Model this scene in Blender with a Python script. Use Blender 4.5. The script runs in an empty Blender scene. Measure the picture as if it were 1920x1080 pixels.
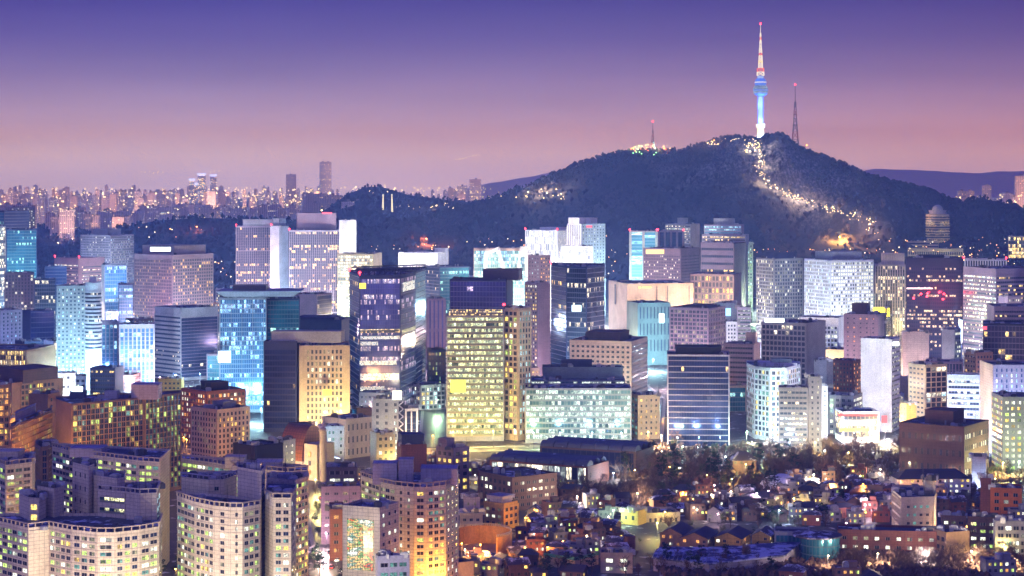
import bpy, math, random
import numpy as np
from mathutils import Vector, noise

R = random.Random(7)
# ------------------------------------------------------------------ camera, sky, dusk light, exposure
S = bpy.context.scene
COL = S.collection
F = 3844.0          # focal length in pixels of a 1920 px wide frame
HC = 185.0          # camera height above the city
YH = 330.0          # horizon row of the 1920x1080 frame
cd = bpy.data.cameras.new('camera')
cam = bpy.data.objects.new('camera', cd)
COL.objects.link(cam)
cam.location = (0, 0, HC)
cam.rotation_euler = (math.pi / 2, 0, 0)
cd.sensor_width = 36.0
cd.lens = 36.0 * F / 1920
cd.shift_y = -(540 - YH) / 1920
cd.clip_start = 5
cd.clip_end = 60000
S.camera = cam
S.render.resolution_x, S.render.resolution_y = 1024, 576
S.view_settings.view_transform = 'Standard'
S.view_settings.look = 'None'
S.view_settings.gamma = 1
S.view_settings.exposure = 0.0
S.cycles.use_denoising = True
S.cycles.max_bounces = 5
S.cycles.volume_bounces = 0
S.cycles.diffuse_bounces = 2
S.cycles.glossy_bounces = 2
S.cycles.sample_clamp_indirect = 4
S.cycles.sample_clamp_direct = 0
S.cycles.volume_step_rate = 5

W = bpy.data.worlds.new('World')
S.world = W
W.use_nodes = True
nt = W.node_tree
bg = nt.nodes['Background']
tc = nt.nodes.new('ShaderNodeTexCoord')
sp = nt.nodes.new('ShaderNodeSeparateXYZ')
nt.links.new(tc.outputs['Generated'], sp.inputs[0])
at = nt.nodes.new('ShaderNodeMath'); at.operation = 'ARCSINE'
nt.links.new(sp.outputs[2], at.inputs[0])
mr = nt.nodes.new('ShaderNodeMapRange')
mr.inputs['From Min'].default_value = 0
mr.inputs['From Max'].default_value = math.radians(30)
nt.links.new(at.outputs[0], mr.inputs['Value'])
rp = nt.nodes.new('ShaderNodeValToRGB')
nt.links.new(mr.outputs[0], rp.inputs[0])
def lin(c):
    return tuple((x / 255 / 12.92) if x / 255 <= .04045 else ((x / 255 + .055) / 1.055) ** 2.4 for x in c)
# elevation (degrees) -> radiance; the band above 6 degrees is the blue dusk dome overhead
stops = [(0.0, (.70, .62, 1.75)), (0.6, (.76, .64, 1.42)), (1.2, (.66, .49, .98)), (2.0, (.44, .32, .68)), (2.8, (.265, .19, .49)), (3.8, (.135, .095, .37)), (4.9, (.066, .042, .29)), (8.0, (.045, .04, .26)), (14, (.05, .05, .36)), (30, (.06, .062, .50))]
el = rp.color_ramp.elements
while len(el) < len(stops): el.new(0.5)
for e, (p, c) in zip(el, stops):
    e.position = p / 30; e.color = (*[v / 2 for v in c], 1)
# the photograph's sky is a little darker at its right side: real dusk falls off away from the afterglow
mx = nt.nodes.new('ShaderNodeMapRange')
mx.inputs['From Min'].default_value = -0.3; mx.inputs['From Max'].default_value = 0.3
mx.inputs['To Min'].default_value = 2.05; mx.inputs['To Max'].default_value = 1.86
nt.links.new(sp.outputs[0], mx.inputs['Value'])
tn = nt.nodes.new('ShaderNodeMix'); tn.data_type = 'RGBA'; tn.blend_type = 'MULTIPLY'
tf = nt.nodes.new('ShaderNodeMapRange'); tf.inputs['From Min'].default_value = -.15; tf.inputs['From Max'].default_value = .25
nt.links.new(sp.outputs[0], tf.inputs['Value']); nt.links.new(tf.outputs[0], tn.inputs[0])
nt.links.new(rp.outputs[0], tn.inputs[6]); tn.inputs[7].default_value = (1.12, .90, .82, 1)
# thin high cloud, hardly there
cm = nt.nodes.new('ShaderNodeMapping'); cm.inputs['Scale'].default_value = (3, 3, 26); nt.links.new(tc.outputs['Generated'], cm.inputs[0])
cn = nt.nodes.new('ShaderNodeTexNoise'); cn.inputs['Scale'].default_value = 2.2; cn.inputs['Detail'].default_value = 4; nt.links.new(cm.outputs[0], cn.inputs['Vector'])
cr = nt.nodes.new('ShaderNodeMapRange'); cr.inputs['From Min'].default_value = .3; cr.inputs['From Max'].default_value = .7
cr.inputs['To Min'].default_value = .94; cr.inputs['To Max'].default_value = 1.06; nt.links.new(cn.outputs[0], cr.inputs['Value'])
mm = nt.nodes.new('ShaderNodeMath'); mm.operation = 'MULTIPLY'; nt.links.new(mx.outputs[0], mm.inputs[0]); nt.links.new(cr.outputs[0], mm.inputs[1])
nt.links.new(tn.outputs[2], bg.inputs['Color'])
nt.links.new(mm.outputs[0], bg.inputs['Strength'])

sd = bpy.data.lights.new('dusk_glow', 'SUN')
sd.energy = 0.27; sd.angle = math.radians(20); sd.color = (0.80, 0.68, 1.0)
so = bpy.data.objects.new('dusk_glow', sd)
COL.objects.link(so)
so.rotation_euler = (math.radians(80), 0, math.radians(-24))

# ------------------------------------------------------------------ helpers
def X(px, D): return (px - 960) * D / F
def Z(py, D): return HC - (py - YH) * D / F
def GD(py): return HC * F / (py - YH)            # distance at which flat ground shows on row py
def GP(px, py): D = GD(py); return Vector((X(px, D), D, 0))
def vec2(px, D): return Vector((X(px, D), D))

def tag(o, label=None, cat=None, group=None, kind=None):
    if label: o['label'] = label
    if cat: o['category'] = cat
    if group: o['group'] = group
    if kind: o['kind'] = kind
    return o
def empty(name, loc, label, cat, group=None, rz=0):
    o = bpy.data.objects.new(name, None)
    o.empty_display_size = 1
    o.location = loc; o.rotation_euler.z = rz
    COL.objects.link(o)
    return tag(o, label, cat, group)
def add(name, mesh, parent=None, loc=(0, 0, 0), rz=0):
    o = bpy.data.objects.new(name, mesh)
    COL.objects.link(o)
    if parent is not None: o.parent = parent
    o.location = loc; o.rotation_euler.z = rz
    return o
def copy_tree(o, parent=None):
    c = o.copy(); COL.objects.link(c); c.parent = parent
    for ch in o.children: copy_tree(ch, c)
    return c

class MB:
    def __init__(s): s.v = []; s.f = []; s.uv = []; s.m = []
    def poly(s, pts, m=0, uv=None):
        b = len(s.v); n = len(pts)
        s.v += [tuple(p) for p in pts]; s.f.append(tuple(range(b, b + n))); s.m.append(m)
        if uv is None:
            a = Vector(pts[0]); e = (Vector(pts[1]) - a)
            l = e.length or 1; e = e / l
            uv = []
            for p in pts:
                d = Vector(p) - a; t = d.dot(e)
                uv.append((t, (d - e * t).length))
        s.uv += uv
    def box(s, c, sx, sy, z0, z1, rz=0, m=0, mt=None):
        ca, sa = math.cos(rz), math.sin(rz)
        q = [(c[0] + x * ca - y * sa, c[1] + x * sa + y * ca) for x, y in ((-sx/2, -sy/2), (sx/2, -sy/2), (sx/2, sy/2), (-sx/2, sy/2))]
        s.prism(q, z0, z1, m, m if mt is None else mt)
    def prism(s, q, z0, z1, m=0, mt=None):
        n = len(q)
        for i in range(n):
            a, b = q[i], q[(i + 1) % n]
            l = math.hypot(b[0] - a[0], b[1] - a[1])
            s.poly([(a[0], a[1], z0), (b[0], b[1], z0), (b[0], b[1], z1), (a[0], a[1], z1)], m, [(0, z0), (l, z0), (l, z1), (0, z1)])
        s.poly([(p[0], p[1], z1) for p in q], m if mt is None else mt, [(p[0], p[1]) for p in q])
        s.poly([(p[0], p[1], z0) for p in reversed(q)], m, [(p[0], p[1]) for p in reversed(q)])
    def taper(s, q0, q1, z0, z1, m=0, mt=None):
        n = len(q0)
        for i in range(n):
            a, b, c, d = q0[i], q0[(i+1) % n], q1[(i+1) % n], q1[i]
            s.poly([(*a[:2], z0), (*b[:2], z0), (*c[:2], z1), (*d[:2], z1)], m)
        s.poly([(*p[:2], z1) for p in q1], m if mt is None else mt)
        s.poly([(*p[:2], z0) for p in reversed(q0)], m)
    def bar(s, p, u, n, a0, a1, z0, z1, d0, d1, m=0):
        """box on a facade: along u from a0 to a1, out along n from d0 to d1"""
        q = [(p[0] + u[0]*a + n[0]*d, p[1] + u[1]*a + n[1]*d) for a, d in ((a0, d1), (a1, d1), (a1, d0), (a0, d0))]
        s.prism(q, z0, z1, m)
    def tube(s, a, b, r0, r1, n=4, m=0):
        a = Vector(a); b = Vector(b); d = (b - a)
        if d.length < 1e-6: return
        d.normalize()
        e = d.cross(Vector((0, 0, 1)) if abs(d.z) < .9 else Vector((1, 0, 0))).normalized(); g = d.cross(e)
        ra = [a + (e * math.cos(t) + g * math.sin(t)) * r0 for t in [2*math.pi*i/n for i in range(n)]]
        rb = [b + (e * math.cos(t) + g * math.sin(t)) * r1 for t in [2*math.pi*i/n for i in range(n)]]
        for i in range(n):
            j = (i + 1) % n
            s.poly([ra[i], rb[i], rb[j], ra[j]], m)
        s.poly(rb, m); s.poly(list(reversed(ra)), m)
    def lathe(s, prof, c=(0, 0), n=20, m=0):
        """prof: (r, z, m) rings bottom to top"""
        for k in range(len(prof) - 1):
            r0, z0 = prof[k][:2]; r1, z1 = prof[k+1][:2]
            mm = prof[k][2] if len(prof[k]) > 2 else m
            for i in range(n):
                a = 2*math.pi*i/n; b = 2*math.pi*(i+1)/n
                pts = [(c[0]+r0*math.cos(a), c[1]+r0*math.sin(a), z0), (c[0]+r0*math.cos(b), c[1]+r0*math.sin(b), z0),
                       (c[0]+r1*math.cos(b), c[1]+r1*math.sin(b), z1), (c[0]+r1*math.cos(a), c[1]+r1*math.sin(a), z1)]
                if r1 < 1e-4: pts = pts[:3]
                if r0 < 1e-4: pts = [pts[0], pts[2], pts[3]]
                L = (r0 + r1) / 2
                s.poly(pts, mm, [(a*L, z0), (b*L, z0), (b*L, z1), (a*L, z1)][:len(pts)])
    def build(s, name, mats, parent=None, origin=(0, 0, 0), smooth=False, loc=None):
        me = bpy.data.meshes.new(name)
        o = origin
        if parent is not None and origin == (0, 0, 0) and loc is None: o = parent.location
        if o != (0, 0, 0):
            me.from_pydata([(a - o[0], b - o[1], c - o[2]) for a, b, c in s.v], [], s.f)
        else:
            me.from_pydata(s.v, [], s.f)
        uvl = me.uv_layers.new(name='UVMap')
        uvl.data.foreach_set('uv', np.array(s.uv, dtype=np.float32).ravel())
        if not isinstance(mats, (list, tuple)): mats = [mats]
        for m in mats: me.materials.append(m)
        if len(mats) > 1: me.polygons.foreach_set('material_index', s.m)
        if smooth: me.polygons.foreach_set('use_smooth', [True] * len(s.f))
        me.update()
        if name is None: return me
        ob = add(name, me, parent)
        if parent is None and o != (0, 0, 0): ob.location = o
        return ob

# ------------------------------------------------------------------ materials
MC = {}
class NG:
    """tiny node helper"""
    def __init__(s, name):
        s.mat = bpy.data.materials.new(name); s.mat.use_nodes = True
        s.t = s.mat.node_tree; s.b = s.t.nodes['Principled BSDF']
    def n(s, typ, **k):
        x = s.t.nodes.new('ShaderNode' + typ)
        for a, v in k.items(): setattr(x, a, v)
        return x
    def l(s, a, b): s.t.links.new(a, b)
    def math(s, op, a, b=None, c=None):
        x = s.n('Math', operation=op)
        for i, v in enumerate((a, b, c)):
            if v is None: continue
            if isinstance(v, (int, float)): x.inputs[i].default_value = v
            else: s.l(v, x.inputs[i])
        return x.outputs[0]
    def mix(s, f, a, b):
        x = s.n('Mix', data_type='RGBA')
        for i, v in ((0, f), (6, a), (7, b)):
            if isinstance(v, (int, float)): x.inputs[i].default_value = v
            elif isinstance(v, tuple): x.inputs[i].default_value = (*v[:3], 1)
            else: s.l(v, x.inputs[i])
        return x.outputs[2]
    def noise(s, vec, scale, detail=2, w=None, rough=.5):
        x = s.n('TexNoise', noise_dimensions='3D' if w is None else '4D')
        x.inputs['Scale'].default_value = scale; x.inputs['Detail'].default_value = detail; x.inputs['Roughness'].default_value = rough
        if vec is not None: s.l(vec, x.inputs['Vector'])
        if w is not None: s.l(w, x.inputs['W'])
        return x.outputs[0]
    def ramp(s, v, a, b, lo=0.0, hi=1.0):
        x = s.n('MapRange')
        s.l(v, x.inputs[0]); x.inputs[1].default_value = a; x.inputs[2].default_value = b
        x.inputs[3].default_value = lo; x.inputs[4].default_value = hi
        return x.outputs[0]

def wallm(name, col, rough=.75, tile=None, var=.25, dirt=.35, metal=0.0, spec=.3):
    if name in MC: return MC[name]
    g = NG(name); t = g.n('TexCoord')
    n1 = g.noise(t.outputs['Object'], .08, 3); n2 = g.noise(t.outputs['Object'], .9, 3)
    f = g.math('ADD', g.math('MULTIPLY', n1, .6), g.math('MULTIPLY', n2, .4))
    dark = tuple(c * (1 - dirt) for c in col); lite = tuple(min(1, c * (1 + var)) for c in col)
    c = g.mix(g.ramp(f, .3, .7), dark, lite)
    # vertical rain streaks
    mp = g.n('Mapping'); mp.inputs['Scale'].default_value = (.7, .7, .03); g.l(t.outputs['Object'], mp.inputs[0])
    st = g.noise(mp.outputs[0], 1.0, 3)
    c = g.mix(g.ramp(st, .55, .8, 0, .35), c, tuple(x * .55 for x in col))
    if tile:
        sx = g.n('SeparateXYZ'); g.l(t.outputs['UV'], sx.inputs[0])
        a = g.math('FRACT', g.math('DIVIDE', sx.outputs[0], tile[0])); b = g.math('FRACT', g.math('DIVIDE', sx.outputs[1], tile[1]))
        line = g.math('MAXIMUM', g.math('LESS_THAN', a, tile[2]), g.math('LESS_THAN', b, tile[2] * tile[0] / tile[1]))
        c = g.mix(g.math('MULTIPLY', line, .75), c, tuple(x * .22 for x in col))
        idn = g.n('TexWhiteNoise', noise_dimensions='2D'); cb = g.n('CombineXYZ')
        g.l(g.math('FLOOR', g.math('DIVIDE', sx.outputs[0], tile[0])), cb.inputs[0]); g.l(g.math('FLOOR', g.math('DIVIDE', sx.outputs[1], tile[1])), cb.inputs[1])
        g.l(cb.outputs[0], idn.inputs[0])
        c = g.mix(g.math('MULTIPLY', idn.outputs[0], .18), c, tuple(x * .6 for x in col))
    g.l(c, g.b.inputs['Base Color'])
    g.b.inputs['Roughness'].default_value = rough; g.b.inputs['Metallic'].default_value = metal
    g.b.inputs['Specular IOR Level'].default_value = spec
    MC[name] = g.mat
    return g.mat

def office(name, base, lit, c1, c2, st, frame=(.25, .25, .3), mull=.08, slab=.14, metal=.35, rough=.12, refl=None, band=.5):
    """glazing in UV cells (1 x 1 = one bay by one floor): some rooms lit behind the glass"""
    if name in MC: return MC[name]
    g = NG(name); t = g.n('TexCoord'); oi = g.n('ObjectInfo')
    sx = g.n('SeparateXYZ'); g.l(t.outputs['UV'], sx.inputs[0])
    u, v = sx.outputs[0], sx.outputs[1]
    rnd = g.math('MULTIPLY', oi.outputs['Random'], 97.0)
    fu, fv = g.math('FLOOR', u), g.math('FLOOR', g.math('ADD', v, .001))
    cb = g.n('CombineXYZ'); g.l(fu, cb.inputs[0]); g.l(fv, cb.inputs[1]); g.l(rnd, cb.inputs[2])
    wn = g.n('TexWhiteNoise', noise_dimensions='3D'); g.l(cb.outputs[0], wn.inputs[0])
    wf = g.n('TexWhiteNoise', noise_dimensions='2D'); cb2 = g.n('CombineXYZ'); g.l(fv, cb2.inputs[0]); g.l(rnd, cb2.inputs[1]); g.l(cb2.outputs[0], wf.inputs[0])
    mp = g.n('Mapping'); mp.inputs['Scale'].default_value = (.16, .8, 1); g.l(cb.outputs[0], mp.inputs[0])
    cl = g.noise(mp.outputs[0], 1.0, 1)
    q = g.math('ADD', g.math('MULTIPLY', wn.outputs[0], .35), g.math('ADD', g.math('MULTIPLY', wf.outputs[0], band), g.math('MULTIPLY', g.ramp(cl, .25, .75), max(.05, .65 - band))))
    on = g.math('LESS_THAN', q, .08 + lit * .9)
    xu = g.math('SUBTRACT', u, fu); xv = g.math('SUBTRACT', v, fv)
    op = g.math('MULTIPLY', g.math('MULTIPLY', g.math('GREATER_THAN', xu, mull), g.math('LESS_THAN', xu, 1 - mull)), g.math('GREATER_THAN', xv, slab))
    sc = g.n('SeparateColor'); g.l(wn.outputs['Color'], sc.inputs[0])
    mp2 = g.n('Mapping'); mp2.inputs['Scale'].default_value = (3, 3.5, 1); g.l(t.outputs['UV'], mp2.inputs[0])
    inner = g.ramp(g.noise(mp2.outputs[0], 1.0, 2, rnd), .38, .66, .12, 1.35)
    grad = g.math('ADD', .35, g.math('MULTIPLY', xv, .75))
    blind = g.math('MULTIPLY', g.math('GREATER_THAN', xv, g.math('SUBTRACT', 1.15, g.math('MULTIPLY', sc.outputs[2], .75))), g.math('GREATER_THAN', sc.outputs[0], .35))
    grad = g.math('MULTIPLY', grad, g.math('SUBTRACT', 1.0, g.math('MULTIPLY', blind, .62)))
    lev = g.ramp(sc.outputs[1], 0, 1, .12, 1.25)
    e = g.math('MULTIPLY', g.math('MULTIPLY', on, op), g.math('MULTIPLY', g.math('MULTIPLY', inner, lev), grad))
    e = g.math('MULTIPLY', e, st * 2.0)
    g.l(g.mix(g.ramp(sc.outputs[0], .3, .7), c1, c2), g.b.inputs['Emission Color'])
    g.l(e, g.b.inputs['Emission Strength'])
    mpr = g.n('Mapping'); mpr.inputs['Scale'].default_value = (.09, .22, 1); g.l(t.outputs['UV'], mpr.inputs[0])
    big = g.ramp(g.noise(mpr.outputs[0], 1.0, 3, rnd, .6), .42, .68)  # broad paler patches in the base colour imitate reflections on the glass
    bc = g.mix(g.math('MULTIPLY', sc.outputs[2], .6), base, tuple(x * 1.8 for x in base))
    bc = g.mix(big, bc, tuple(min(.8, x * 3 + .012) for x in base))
    g.l(g.mix(op, frame, bc), g.b.inputs['Base Color'])
    g.l(g.math('MULTIPLY', op, metal), g.b.inputs['Metallic'])
    g.l(g.mix(op, (.6,)*3, (rough,)*3), g.b.inputs['Roughness'])
    MC[name] = g.mat
    return g.mat

def plain(name, col, rough=.6, em=None, st=0, metal=0):
    if name in MC: return MC[name]
    g = NG(name)
    t = g.n('TexCoord'); nz = g.noise(t.outputs['Object'], 1.5, 3)
    g.l(g.mix(g.ramp(nz, .3, .7), tuple(c*.75 for c in col), tuple(min(1, c*1.15) for c in col)), g.b.inputs['Base Color'])
    g.b.inputs['Roughness'].default_value = rough; g.b.inputs['Metallic'].default_value = metal
    if em:
        g.b.inputs['Emission Color'].default_value = (*em, 1); g.b.inputs['Emission Strength'].default_value = st
    MC[name] = g.mat
    return g.mat

def pane(name, col, st, base=(.015, .017, .028)):
    """one window pane: frame cross and a room seen through it"""
    if name in MC: return MC[name]
    g = NG(name); t = g.n('TexCoord'); oi = g.n('ObjectInfo')
    rnd = g.math('MULTIPLY', oi.outputs['Random'], 50.0)
    sx = g.n('SeparateXYZ'); g.l(t.outputs['UV'], sx.inputs[0])
    u, v = g.math('FRACT', sx.outputs[0]), g.math('FRACT', sx.outputs[1])
    du = g.math('ABSOLUTE', g.math('SUBTRACT', u, .5))
    fr = g.math('MAXIMUM', g.math('MAXIMUM', g.math('LESS_THAN', du, .035), g.math('GREATER_THAN', du, .44)), g.math('LESS_THAN', g.math('ABSOLUTE', g.math('SUBTRACT', v, .5)), -.43))
    g.l(g.mix(fr, base, (.35, .34, .36)), g.b.inputs['Base Color'])
    g.b.inputs['Roughness'].default_value = .15
    g.b.inputs['Specular IOR Level'].default_value = .35
    if st:
        nz = g.ramp(g.noise(t.outputs['UV'], 3.2, 1, rnd), .35, .65, .25, 1.15)
        e = g.math('MULTIPLY', g.math('SUBTRACT', 1.0, fr), g.math('MULTIPLY', nz, st * 1.35))
        hn = g.n('TexWhiteNoise', noise_dimensions='2D'); hc = g.n('CombineXYZ'); g.l(g.math('FLOOR', g.math('MULTIPLY', u, 2.0)), hc.inputs[0]); g.l(rnd, hc.inputs[1]); g.l(hc.outputs[0], hn.inputs[0])
        lev = g.math('MULTIPLY', g.ramp(oi.outputs['Random'], 0, 1, .55, 1.3), g.ramp(hn.outputs[0], .2, .6, .18, 1.1))
        g.l(g.math('MULTIPLY', e, lev), g.b.inputs['Emission Strength'])
        g.b.inputs['Emission Color'].default_value = (*col, 1)
    MC[name] = g.mat
    return g.mat

PAL = {'d': pane('pane_dark', None, 0), 'n': pane('pane_navy', None, 0, (.015, .03, .08)),
       'y': pane('pane_yellow', (1, .70, .15), 1.9), 'g': pane('pane_green', (.66, .95, .22), 1.5), 'w': pane('pane_white', (.95, 1, .85), 1.8),
       'c': pane('pane_cool', (.55, .85, 1), 1.6), 'o': pane('pane_orange', (1, .45, .1), 1.3), 'm': pane('pane_dim', (.8, .8, .45), .45), 't': pane('pane_teal', (.3, .8, .7), .5)}

WM = {
 'white': ('wall_white', (.68, .69, .78), None), 'tile': ('wall_white_tile', (.86, .72, .54), (2.4, 1.5, .05)), 'cream': ('wall_cream', (.55, .45, .34), None),
 'beige': ('wall_beige', (.55, .43, .40), (3.0, 1.8, .03)), 'grey': ('wall_grey', (.28, .27, .31), None), 'greytile': ('wall_grey_tile', (.30, .29, .33), (2.0, 1.4, .04)),
 'dgrey': ('wall_dark_grey', (.12, .11, .15), None), 'brown': ('wall_brown', (.15, .09, .09), (3.0, 1.8, .03)), 'tan': ('wall_tan', (.36, .22, .14), None),
 'brick': ('wall_brick', (.24, .09, .07), (1.6, 1.2, .05)), 'orange': ('wall_orange', (.60, .17, .05), None), 'pink': ('wall_pink', (.29, .21, .28), (2.5, 1.6, .03)),
 'navy': ('wall_navy', (.05, .06, .14), None), 'steel': ('wall_steel', (.34, .36, .42), None), 'yellow': ('wall_yellow', (.55, .40, .12), None),
 'blackred': ('wall_dark_red', (.028, .014, .035), None), 'lav': ('wall_lavender', (.44, .40, .52), (2.4, 1.4, .035)), 'ochre': ('wall_ochre', (.60, .38, .12), (3.2, 1.6, .03)),
 'black': ('wall_black', (.03, .03, .045), None), 'teal': ('wall_teal', (.24, .32, .34), None)}
def wm(k):
    n, c, t = WM[k]
    return wallm(n, c, tile=t)
CW, CC, CY, CG, CB, CP = (1, .90, .70), (.42, .76, 1), (1, .72, .25), (.78, 1, .5), (.35, .55, 1), (.9, .7, 1)
GM = {
 'g_dark': dict(base=(.015, .025, .07), lit=.10, c1=CW, c2=CC, st=1.6, frame=(.05, .06, .12)),
 'g_navy': dict(base=(.012, .02, .08), lit=.05, c1=CY, c2=CC, st=1.6, frame=(.03, .04, .10), mull=.05),
 'g_blue': dict(base=(.06, .16, .36), lit=.34, c1=CC, c2=(.75, .85, 1), st=1.5, frame=(.30, .40, .6)),
 'g_cyan': dict(base=(.10, .30, .42), lit=.52, c1=CC, c2=(.85, 1, 1), st=1.5, frame=(.4, .55, .65)),
 'g_teal': dict(base=(.02, .12, .18), lit=.26, c1=(.5, 1, .9), c2=CC, st=1.3, frame=(.08, .16, .22)),
 'g_aqua': dict(base=(.06, .13, .15), lit=.58, c1=(.85, 1, .92), c2=(.9, 1, .95), st=1.05, frame=(.27, .32, .33), mull=.05, slab=.3, band=.25),
 'g_warm': dict(base=(.05, .05, .06), lit=.5, c1=CY, c2=CW, st=1.7, frame=(.3, .26, .2)),
 'g_green': dict(base=(.03, .06, .05), lit=.72, c1=(.95, .95, .5), c2=(.85, 1, .7), st=1.15, frame=(.27, .29, .20), slab=.40, mull=.04, band=.3),
 'g_white': dict(base=(.2, .22, .26), lit=.78, c1=CW, c2=(.9, 1, 1), st=1.7, frame=(.5, .5, .5)),
 'g_off': dict(base=(.03, .035, .06), lit=.20, c1=CW, c2=CC, st=1.6, frame=(.12, .12, .16)),
 'g_offw': dict(base=(.03, .03, .05), lit=.24, c1=CY, c2=CW, st=1.7, frame=(.14, .12, .14)),
 'g_half': dict(base=(.03, .04, .06), lit=.45, c1=CW, c2=(.75, .95, 1), st=1.8, frame=(.2, .2, .24)),
 'g_vio': dict(base=(.03, .03, .14), lit=.16, c1=CP, c2=CW, st=1.2, frame=(.10, .09, .22), mull=.1, slab=.12, metal=.5),
 'g_lilac': dict(base=(.10, .11, .34), lit=.24, c1=(1, .80, .75), c2=(.8, .8, 1), st=1.0, frame=(.13, .13, .28), mull=.1, slab=.12, metal=.5, band=.6),
 'g_red': dict(base=(.02, .01, .03), lit=.34, c1=(1, .75, .5), c2=CW, st=1.5, frame=(.035, .012, .03), band=.5),
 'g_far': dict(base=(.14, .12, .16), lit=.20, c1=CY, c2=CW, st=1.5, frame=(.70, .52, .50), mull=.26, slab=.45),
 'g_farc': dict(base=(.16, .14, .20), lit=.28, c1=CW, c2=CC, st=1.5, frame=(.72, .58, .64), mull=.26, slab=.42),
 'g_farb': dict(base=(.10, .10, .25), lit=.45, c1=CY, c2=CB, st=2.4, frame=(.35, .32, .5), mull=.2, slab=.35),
}
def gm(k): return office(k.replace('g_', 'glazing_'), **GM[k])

def roofm(name='roof_snowy', base=(.07, .07, .10), amt=.5):
    if name in MC: return MC[name]
    g = NG(name); t = g.n('TexCoord')
    n1 = g.noise(t.outputs['Object'], .12, 4, rough=.65)
    n2 = g.noise(t.outputs['Object'], 1.2, 2)
    m = g.ramp(g.math('ADD', n1, g.math('MULTIPLY', n2, .15)), .62 + (.5 - amt) * .4, .70 + (.5 - amt) * .4)
    g.l(g.mix(m, base, (.62, .66, .80)), g.b.inputs['Base Color'])
    g.b.inputs['Roughness'].default_value = .8
    MC[name] = g.mat
    return g.mat
ROOF = roofm()
RS = roofm('roof_heavy_snow', (.06, .05, .08), .66)
RD = roofm('roof_dark', (.05, .05, .08), .2)
METAL = plain('metal_dark', (.10, .10, .12), .5, metal=.4)
METALL = plain('metal_light', (.45, .46, .5), .45, metal=.3)
CONC = plain('concrete', (.35, .33, .34), .9)
REDL = plain('red_warning_lamp', (.4, .01, .01), .4, (1, .03, .05), 14)
def sign(name, col, st): return plain(name, tuple(c*.5 for c in col), .4, col, st)

# ------------------------------------------------------------------ building kit
BK = []      # footprint index: (px_left, px_right, D, ref phrase)
LIT = 1.0
_pc = {}
def pane_mesh(w, h, key):
    k = (round(w, 2), round(h, 2), key)
    if k not in _pc:
        b = MB(); b.bar((0, 0), (1, 0), (0, -1), -w/2, w/2, -h/2, h/2, -.05, .09)
        me_uv = []
        for i, f in enumerate(b.f): me_uv += [(0, 0), (1, 0), (1, 1), (0, 1)]
        b.uv = me_uv
        me = bpy.data.meshes.new('window'); me.from_pydata(b.v, [], b.f)
        l = me.uv_layers.new(name='UVMap'); l.data.foreach_set('uv', np.array(b.uv, dtype=np.float32).ravel())
        me.materials.append(PAL[key]); me.update(); _pc[k] = me
    return _pc[k]

def box_foot(D, xl, xc, xr, th=None, dep=None):
    """front chain and back corner of a rectangular block seen with its near corner at xc"""
    C = vec2(xc, D); phi = math.atan((xc - 960) / F); tr = (xr - 960) / F; tl = (xl - 960) / F
    if xc - xl < 3 or xr - xc < 3:
        flip = xr - xc < 3
        th = -phi
        if not flip:
            u = Vector((math.cos(th), math.sin(th))); w = (tr * D - C.x) / (u.x - tr * u.y)
            Rr = C + u * w; n = Vector((-u.y, u.x)); d = dep or max(14, min(w * .8, 32))
            return [C, Rr], [Rr + n * d, C + n * d]
        u = Vector((-math.cos(th), -math.sin(th))); w = (C.x - tl * D) / (-u.x + tl * u.y)
        Ll = C + u * w; n = Vector((u.y, -u.x)); n = n if n.y > 0 else -n; d = dep or max(14, min(w * .8, 32))
        return [Ll, C], [C + n * d, Ll + n * d]
    a, b = xr - xc, xc - xl
    th = min(max(math.atan2(b, a), .16), 1.41) - phi
    u = Vector((math.cos(th), math.sin(th))); w = (tr * D - C.x) / (u.x - tr * u.y)
    n = Vector((-math.sin(th), math.cos(th))); w2 = (C.x - tl * D) / (-n.x + tl * n.y)
    Pr = C + u * w; Pl = C + n * w2
    return [Pl, C, Pr], [Pl + Pr - C]

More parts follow.
